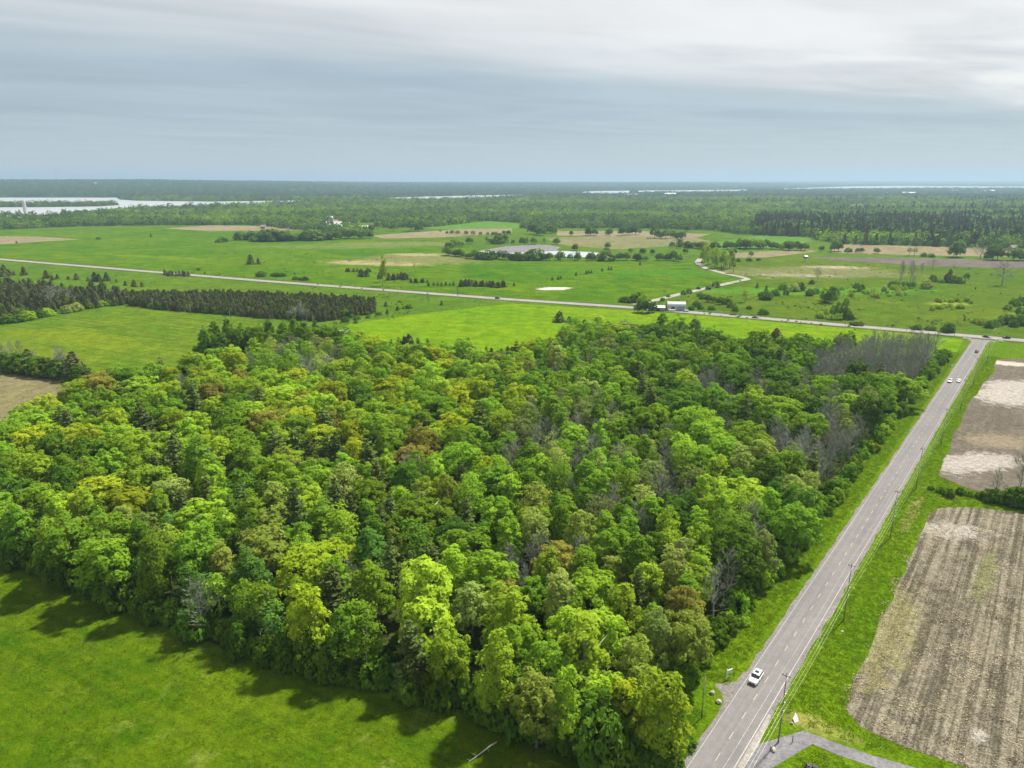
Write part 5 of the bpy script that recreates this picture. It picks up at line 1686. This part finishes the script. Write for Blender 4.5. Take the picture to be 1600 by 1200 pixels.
# standing slab of stone by the drive
mb = MB()
prof = [(-.62, 0), (.42, 0), (.66, .55), (.62, 1.55), (.40, 1.62), (.18, 1.30), (-.30, 1.02), (-.58, .80)]
mb.v = [(x, -.11, z) for x, z in prof] + [(x * .94, .13, z * .97) for x, z in prof]
n = len(prof)
mb.f = [tuple(range(n)), tuple(range(2 * n - 1, n - 1, -1))] + [((i + 1) % n, i, n + i, n + (i + 1) % n) for i in range(n)]
X, Y = at(1245, 1128)
slab = mb.obj('stone_slab', CREAM, None, (X, Y, -.03), 0, bevel=.03)
slab.scale = (.8, .8, .8)
slab.rotation_euler = (-R(46), 0, R(24))
tag(slab, 'jagged pale slab leaning back on the grass beside the gravel drive', 'stone slab')
boulder(*at(1237, 1131), .26, .2, .2, 'little white stone in front of the leaning slab', 4)
boulder(*at(1316, 987), .30, .24, .12, 'flat white stone on the verge near the second pole', 5)
# white post with a hanging board
X, Y = at(1135, 1062)
r_ = empty('sign_post', (X, Y, 0), R(25))
MB().box(-.06, .06, -.06, .06, -.2, 2.15).obj('post', WPAINT, r_, bevel=.012)
MB().box(.063, 1.15, -.045, .045, 1.82, 1.93).obj('arm', WPAINT, r_, bevel=.01)
hb = MB().box(.22, 1.02, -.02, .02, 1.15, 1.70).obj('hanging_board', SIGNB, r_)
MB().tube([(.34, 0, 1.70), (.34, 0, 1.82)], .012, 5).obj('hook', STEEL, hb)
MB().tube([(.90, 0, 1.70), (.90, 0, 1.82)], .012, 5).obj('hook', STEEL, hb)
tag(r_, 'white post with an arm and small hanging board by the field entrance', 'sign post')
# marker posts at the drive
X, Y = at(1238, 1160)
tag(MB().tube([(0, 0, -.2), (0, 0, 1.15), (0, 0, 1.2)], [.06, .06, .03], 8).obj('marker_post', TRIM, None, (X, Y, 0)), 'short dark post on the near side of the gravel drive', 'post')
# roadside reflectors / sign at the wood near the junction
X, Y = at(1487, 577)
r_ = empty('road_sign', (X, Y, 0), R(-37))
MB().tube([(0, 0, -.2), (0, 0, 2.3)], .04, 6).obj('post', STEEL, r_)
MB().box(-.35, .35, -.03, -.01, 1.5, 2.25).obj('plate', WPAINT, r_)
tag(r_, 'small white road sign in the bushes before the junction', 'road sign')
X, Y = at(1551, 528)
r_ = empty('stop_sign', (X, Y, 0), R(-37 + 180))
MB().tube([(0, 0, -.2), (0, 0, 2.6)], .04, 6).obj('post', STEEL, r_)
oc = [(.38 * math.cos(R(22.5 + 45 * i)), 2.35 + .38 * math.sin(R(22.5 + 45 * i))) for i in range(8)]
mb = MB()
mb.v = [(x, -.07, z) for x, z in oc] + [(x, -.05, z) for x, z in oc]
mb.f = [tuple(range(8)), tuple(range(15, 7, -1))] + [((i + 1) % 8, i, 8 + i, 8 + (i + 1) % 8) for i in range(8)]
mb.obj('plate', material('sign_red', (0.5, 0.06, 0.05), .5), r_)
tag(r_, 'small red sign on a post at the junction corner', 'road sign')
# white culvert rails either side of the junction
for x0, x1, y, lab in ((1504, 1517, 530, 'white low rail at the left corner of the junction'), (1560, 1568, 534.5, 'white low rail at the right corner of the junction')):
    a, b = at(x0, y - (0 if x0 < 1550 else .4)), at(x1, y + .8)
    r_ = empty('guard_rail', (a[0], a[1], 0), math.atan2(b[1] - a[1], b[0] - a[0]))
    L = math.dist(a, b)
    MB().box(0, L, -.12, .12, .45, .85).obj('beam', WPAINT, r_, bevel=.04)
    for k in range(4):
        MB().box(L * (k + .5) / 4 - .08, L * (k + .5) / 4 + .08, .125, .27, -.2, .75).obj('rail_post', WOODP, r_)
    tag(r_, lab, 'guard rail', 'white rails at the junction')
# fallen branch on the grass
mb = MB()
f0 = Vector((*at(776, 1163), .45))
f1 = Vector((*at(752, 1178), .22))
f2 = Vector((*at(733, 1191), .10))
mb.tube([f0, f0.lerp(f1, .5) + Vector((.1, .12, .1)), f1, f1.lerp(f2, .6) + Vector((0, -.08, .05)), f2], [.13, .11, .085, .06, .03], 7)
lb = mb.obj('fallen_branch', BARK_PALE, smooth=True)
for p, d in ((f1.lerp(f2, .35), (-.9, .35, .25)), (f1.lerp(f2, .7), (-.55, -.6, .15)), (f1.lerp(f2, .9), (-.5, .2, .2)), (f0.lerp(f1, .6), (.2, -.8, .3))):
    d = Vector(d)
    MB().tube([p, p + d * .6, p + d * 1.15 + Vector((0, 0, -.12))], [.05, .035, .012], 5).obj('twig', BARK_PALE, lb)
tag(lb, 'pale fallen branch sticking out from the wood onto the grass', 'branch')
# garden tractor at the bottom edge
X, Y = at(1267, 1203)
r_ = empty('lawn_tractor', (X, Y, 0), R(70))
MB().box(-.32, .32, -.95, -.1, .42, .85).obj('bonnet', BLACK, r_, bevel=.08)
MB().box(-.36, .36, -.1, .75, .38, .52).obj('footplate', TRIM, r_, bevel=.02)
MB().box(-.48, .48, .1, .85, .52, .70).obj('fender', BLACK, r_, bevel=.05)
st = MB().box(-.24, .24, .22, .68, .70, .82).obj('seat', TRIM, r_, bevel=.04)
MB().box(-.24, .24, .62, .72, .82, 1.18).obj('seat_back', TRIM, st, bevel=.03)
MB().tube([(0, -.12, .8), (0, .06, 1.12)], .025, 6).obj('steering_column', STEEL, r_)
sw = MB()
ring = [(0.19 * math.cos(R(30 * k)), .06 + .19 * math.sin(R(30 * k)) * .85, 1.13 + .19 * math.sin(R(30 * k)) * .45) for k in range(13)]
sw.tube(ring, .02, 5, cap=False).obj('steering_wheel', TRIM, r_)
MB().box(-.55, .55, -.35, .35, .12, .30).obj('mower_deck', BLACK, r_, bevel=.06)
for sx_ in (1, -1):
    for y, rr, wd in ((-.68, .19, .16), (.52, .27, .22)):
        wl = MB().tube([(-wd / 2, 0, 0), (-wd / 2 + .02, 0, 0), (wd / 2 - .02, 0, 0), (wd / 2, 0, 0)], [rr * .85, rr, rr, rr * .85], 16).obj('wheel', TYRE, r_, (sx_ * .42, y, rr))
        MB().tube([(-wd / 2 - .01, 0, 0), (wd / 2 + .01, 0, 0)], rr * .5, 12).obj('rim', RIMM, wl)
tag(r_, 'black ride-on mower standing on the grass below the gravel drive', 'mower')

# ------------------------------------------------------------------ buildings
BLUE = material('blue_grey_metal', (0.22, 0.29, 0.40), 0.45, 0.4, 0.2)
LROOF = material('pale_metal_roof', (0.38, 0.40, 0.44), 0.4, 0.4, 0.2)
WSIDE = material('white_siding', (0.52, 0.52, 0.505), 0.6, 0.3, var=0.04)
DARKW = material('dark_opening', (0.04, 0.045, 0.05), 0.4, 0.4)
GREYW = material('grey_boards', (0.33, 0.31, 0.29), 0.85, 0.1, var=0.2)
REDB = material('faded_red_boards', (0.30, 0.10, 0.07), 0.8, 0.2, var=0.2)


def shed(name, X, Y, rz, Lx, Wy, Hw, Hr, wall, roof, label, cat='barn', arch=False, windows=0, door=True, over=.35):
    """gabled (or arched) building, long side along x, doors on the -y side"""
    r_ = empty(name, (X, Y, 0), rz)
    prof = [(-Wy / 2, Hw), (0, Hr), (Wy / 2, Hw)]
    if arch:
        prof = [(-Wy / 2 * math.cos(t), Hw + (Hr - Hw) * math.sin(t)) for t in [math.pi * k / 10 for k in range(11)]]
    wm = MB().prism([(-Wy / 2, -.2)] + prof + [(Wy / 2, -.2)], -Lx / 2, Lx / 2)
    wm.obj('wall', wall, r_)
    n_ = len(prof)
    rmb = MB()
    th = .16
    outer = [(y * (1 + over / Wy * 2), z + th - (over * .3 if i in (0, n_ - 1) and not arch else 0)) for i, (y, z) in enumerate(prof)]
    inner = [(y * (1 + over / Wy * 2), z + .02 - (over * .3 if i in (0, n_ - 1) and not arch else 0)) for i, (y, z) in enumerate(prof)]
    rmb.prism(outer + inner[::-1], -Lx / 2 - over, Lx / 2 + over)
    rmb.obj('roof', roof, r_)
    if door:
        MB().box(-Lx * .12, Lx * .12, -Wy / 2 - .06, -Wy / 2 + .05, 0, Hw * .82).obj('door', DARKW, r_)
    for k in range(windows):
        x = -Lx / 2 + Lx * (k + .5) / windows
        if door and abs(x) < Lx * .17:
            continue
        wf = MB().box(x - .6, x + .6, -Wy / 2 - .05, -Wy / 2 + .05, Hw * .38, Hw * .78).obj('window', WPAINT, r_)
        MB().box(x - .48, x + .48, -Wy / 2 - .07, -Wy / 2 - .051, Hw * .43, Hw * .73).obj('pane', GLASS, wf)
    return tag(r_, label, cat)


X, Y = at(1058, 486)
b = shed('barn', X, Y + 4, R(-6), 11.5, 7.0, 3.0, 5.6, WSIDE, LROOF, 'white barn with arched pale metal roof and blue front beside the hay field', arch=True, door=False)
MB().box(.2, 5.6, -3.62, -3.50, .05, 3.0).obj('front_panel', BLUE, b)
MB().box(-5.6, -1.0, -6.2, -3.63, .1, 1.25).obj('lean_to', WSIDE, b)
MB().box(-3.6, -1.2, -3.60, -3.50, 1.35, 2.7).obj('door', DARKW, b)
MB().box(5.75, 5.82, -1.2, 1.2, 0, 2.6).obj('end_door', GREYW, b)
X, Y = at(1029, 486)
shed('shed', X, Y + 3, R(-8), 9, 5.5, 2.2, 3.3, GREYW, LROOF, 'low grey shed between the dark tree clump and the barn', 'shed', windows=3)
X, Y = at(1027, 483)
X, Y = at(1072, 487)
tag(boulder(X, Y, 1.6, 1.3, .9, 'brushy heap beside the barn end', 8, GREYW), None, 'heap')
# the far farm
X, Y = at(524, 357)
b = shed('barn', X - 2, Y, R(8), 28, 14, 5.5, 12.5, WSIDE, WSIDE, 'big white-roofed farm barn beside the silo', windows=5)
b2 = shed('barn', X - 6, Y + 16, R(8), 16, 10, 7.5, 14.5, REDB, material('rusty_roof', (0.42, 0.30, 0.24), .7, .2), 'red barn behind the white-roofed barn', windows=2)


def silo(X, Y, rad, h, label, dome=True, mat=STONE):
    r_ = empty('silo', (X, Y, 0))
    MB().tube([(0, 0, -.2), (0, 0, h)], rad, 20).obj('shell', mat, r_, smooth=False)
    MB().tube([(0, 0, h + .01)] + [(0, 0, h + rad * .8 * math.sin(t)) for t in (.3, .7, 1.1, 1.5)], [rad * 1.03] + [rad * 1.03 * math.cos(t) for t in (.3, .7, 1.1, 1.5)], 20).obj('dome', LROOF, r_, smooth=True)
    for k in range(5):
        MB().tube([(0, 0, h * (k + .5) / 5 - .08), (0, 0, h * (k + .5) / 5 + .08)], rad * 1.015, 20, cap=False).obj('hoop', STEEL, r_)
    return tag(r_, label, 'silo')


X, Y = at(517, 360)
silo(X, Y + 10, 3.2, 21, 'tall farm silo with white dome left of the barns', mat=GREYW)
X, Y = at(545, 357)
silo(X, Y + 6, 3.4, 7.5, 'short white-domed bin between barn and long shed', mat=WSIDE)
X, Y = at(557, 357)
shed('long_shed', X + 6, Y + 3, R(4), 30, 9, 3.2, 5.2, GREYW, WSIDE, 'long low white-roofed shed right of the farm', 'shed', windows=6)
X, Y = at(540, 352)
shed('shed', X + 8, Y + 40, R(10), 14, 8, 3.0, 5.0, WSIDE, LROOF, 'small pale shed behind the domed bin', 'shed', windows=3)
# tower and houses at the lake
X, Y = at(40.5, 336)
r_ = empty('water_tower', (X, Y, 0))
MB().tube([(0, 0, -.5), (0, 0, 34), (0, 0, 36)], [4.2, 4.2, 3.0], 24).obj('shell', WSIDE, r_)
MB().tube([(0, 0, 36.01), (0, 0, 37)], [3.2, .4], 24).obj('cap', REDB, r_)
MB().box(4.22, 4.5, -.3, .3, 0, 34).obj('ladder', STEEL, r_)
tag(r_, 'tall white round tower standing before the lake', 'tower')
HW = material('house_wall', (0.26, 0.23, 0.19), .8, .2)
HR1 = material('house_roof_grey', (0.20, 0.20, 0.22), .8, .2)
for x, y, w_, l, wall, roof, lab in [(8.5, 339, 11, 8, WSIDE, WSIDE, 'white house at the left edge before the lake'), (15, 340.5, 9, 7, HW, HR1, 'grey-roofed house just right of the white one by the lake'), (40, 343, 26, 9, HW, LROOF, 'long pale building below the white tower'),
                                     (72, 342.5, 30, 9, HW, HR1, 'long low building among the lakeside trees'), (64, 340, 9, 8, HW, HR1, 'grey house above the long low building by the lake'), (82, 343, 16, 8, WSIDE, LROOF, 'pale shed at the right end of the lakeside buildings'),
                                     (198.5, 333, 8, 8, WSIDE, WSIDE, 'tiny white house on the wooded shore'), (298, 344, 10, 8, WSIDE, HR1, 'white house in the trees right of the shore'), (334, 329, 7, 7, WSIDE, WSIDE, 'small white house high in the trees by the lake'),
                                     (355, 334, 9, 8, HW, HR1, 'bluish-roofed house in the trees by the lake'), (853, 320, 14, 10, WSIDE, WSIDE, 'white house lost in the far woods'), (412, 357, 9, 7, HW, HW, 'tan house before the far woods'), (1582, 391, 8, 6, HW, HW, 'tan house at the right end of the tan strip')]:
    X, Y = at(x, y)
    shed('house', X, Y, R(rnd.uniform(-15, 15)), w_, l, 3.4, 6.6, wall, roof, lab, 'house', windows=max(2, int(w_ / 4)))
for x, y, w_, h_, lab in [(1046.5, 308, 56, 11, 'large white hall in the hazy woods'), (1418.5, 304.3, 82, 6, 'long white greenhouse in the far right woods'), (1489, 300.5, 60, 6, 'white hall farther right in the far woods'), (1538, 301, 70, 5, 'long pale hall at the far right'), (1549, 301, 26, 8, 'bright white hall end at the far right'),
                          (2, 296.5, 60, 9, 'white building on the far lake shore'), (985, 307.5, 70, 5, 'pale long roof in the hazy woods'), (1382, 304.5, 24, 4, 'small pale roof in the far right woods')]:
    X, Y = at(x, y)
    z = terrain(X, Y)
    o = shed('hall', X, Y - 8, 0, w_, 20, h_ + 6, h_ + 10, WSIDE, WSIDE, lab, 'hall', door=False, over=.3)
    o.location.z = z
# radio masts on the far hill
for x, D, top, lab in ((102.5, 6200, 263, 'thin radio mast on the far hill behind the lake'), (143, 6800, 274, 'shorter radio mast on the far hill right of the taller')):
    X = (x - 800) / FPX * D * .98
    zt_ = CAM_H + (EYE - top) / FPX * D
    z0 = terrain(X, D)
    mb = MB()
    for k in range(3):
        a = k * 2.094
        mb.tube([(1.1 * math.cos(a), 1.1 * math.sin(a), -1), (.9 * math.cos(a), .9 * math.sin(a), zt_ - z0)], .28, 4)
    for k in range(24):
        z = (zt_ - z0) * (k + .5) / 24
        for q in range(3):
            a, b2_ = q * 2.094, (q + 1) * 2.094
            mb.tube([(1.0 * math.cos(a), 1.0 * math.sin(a), z), (1.0 * math.cos(b2_), 1.0 * math.sin(b2_), z + 2.5)], .14, 3)
    tag(mb.obj('radio_mast', REDB if x < 120 else STEEL, None, (X, D, z0)), lab, 'radio mast')
X, Y = -4900 * .565, 4900
tag(MB().tube([(0, 0, -1), (0, 0, 22), (0, 0, 24), (0, 0, 32), (0, 0, 36)], [4, 4, 9, 9, 3], 16).obj('water_tower', GREYW, None, (X, Y, terrain(X, Y))), 'dark squat tower on the skyline of the far hill', 'tower')
# deer stand in the pasture
X, Y = at(1258, 408)
r_ = empty('hunting_stand', (X, Y, 0), .3)
for sx_ in (1, -1):
    for sy_ in (1, -1):
        MB().tube([(sx_ * 1.5, sy_ * 1.5, -.2), (sx_ * 1.1, sy_ * 1.1, 3)], .12, 5).obj('leg', GREYW, r_)
MB().box(-1.6, 1.6, -1.6, 1.6, 3.0, 5.0).obj('cabin', REDB, r_)
MB().prism([(-2.0, 5.003), (0, 6.2), (2.0, 5.003)], -2, 2).obj('roof', WSIDE, r_)
tag(r_, 'little red hut on legs with a pale roof in the far pasture', 'hunting stand')
# ------------------------------------------------------------------ haze
HAZE = 1.05e-4
hm = MB().box(-17500, 17500, -420, 22300, -1.0, 190).mesh('haze')
hv = bpy.data.materials.new('haze')
hv.use_nodes = True
hv.node_tree.nodes.clear()
HT = NT(hv.node_tree)
pv = HT.n('ShaderNodeVolumePrincipled', {'Color': (0.37, 0.53, 0.69, 1), 'Density': HAZE, 'Anisotropy': 0.2})
HT.link(pv.outputs[0], HT.n('ShaderNodeOutputMaterial').inputs['Volume'])
tag(link('haze', hm, mat=hv), kind='stuff')
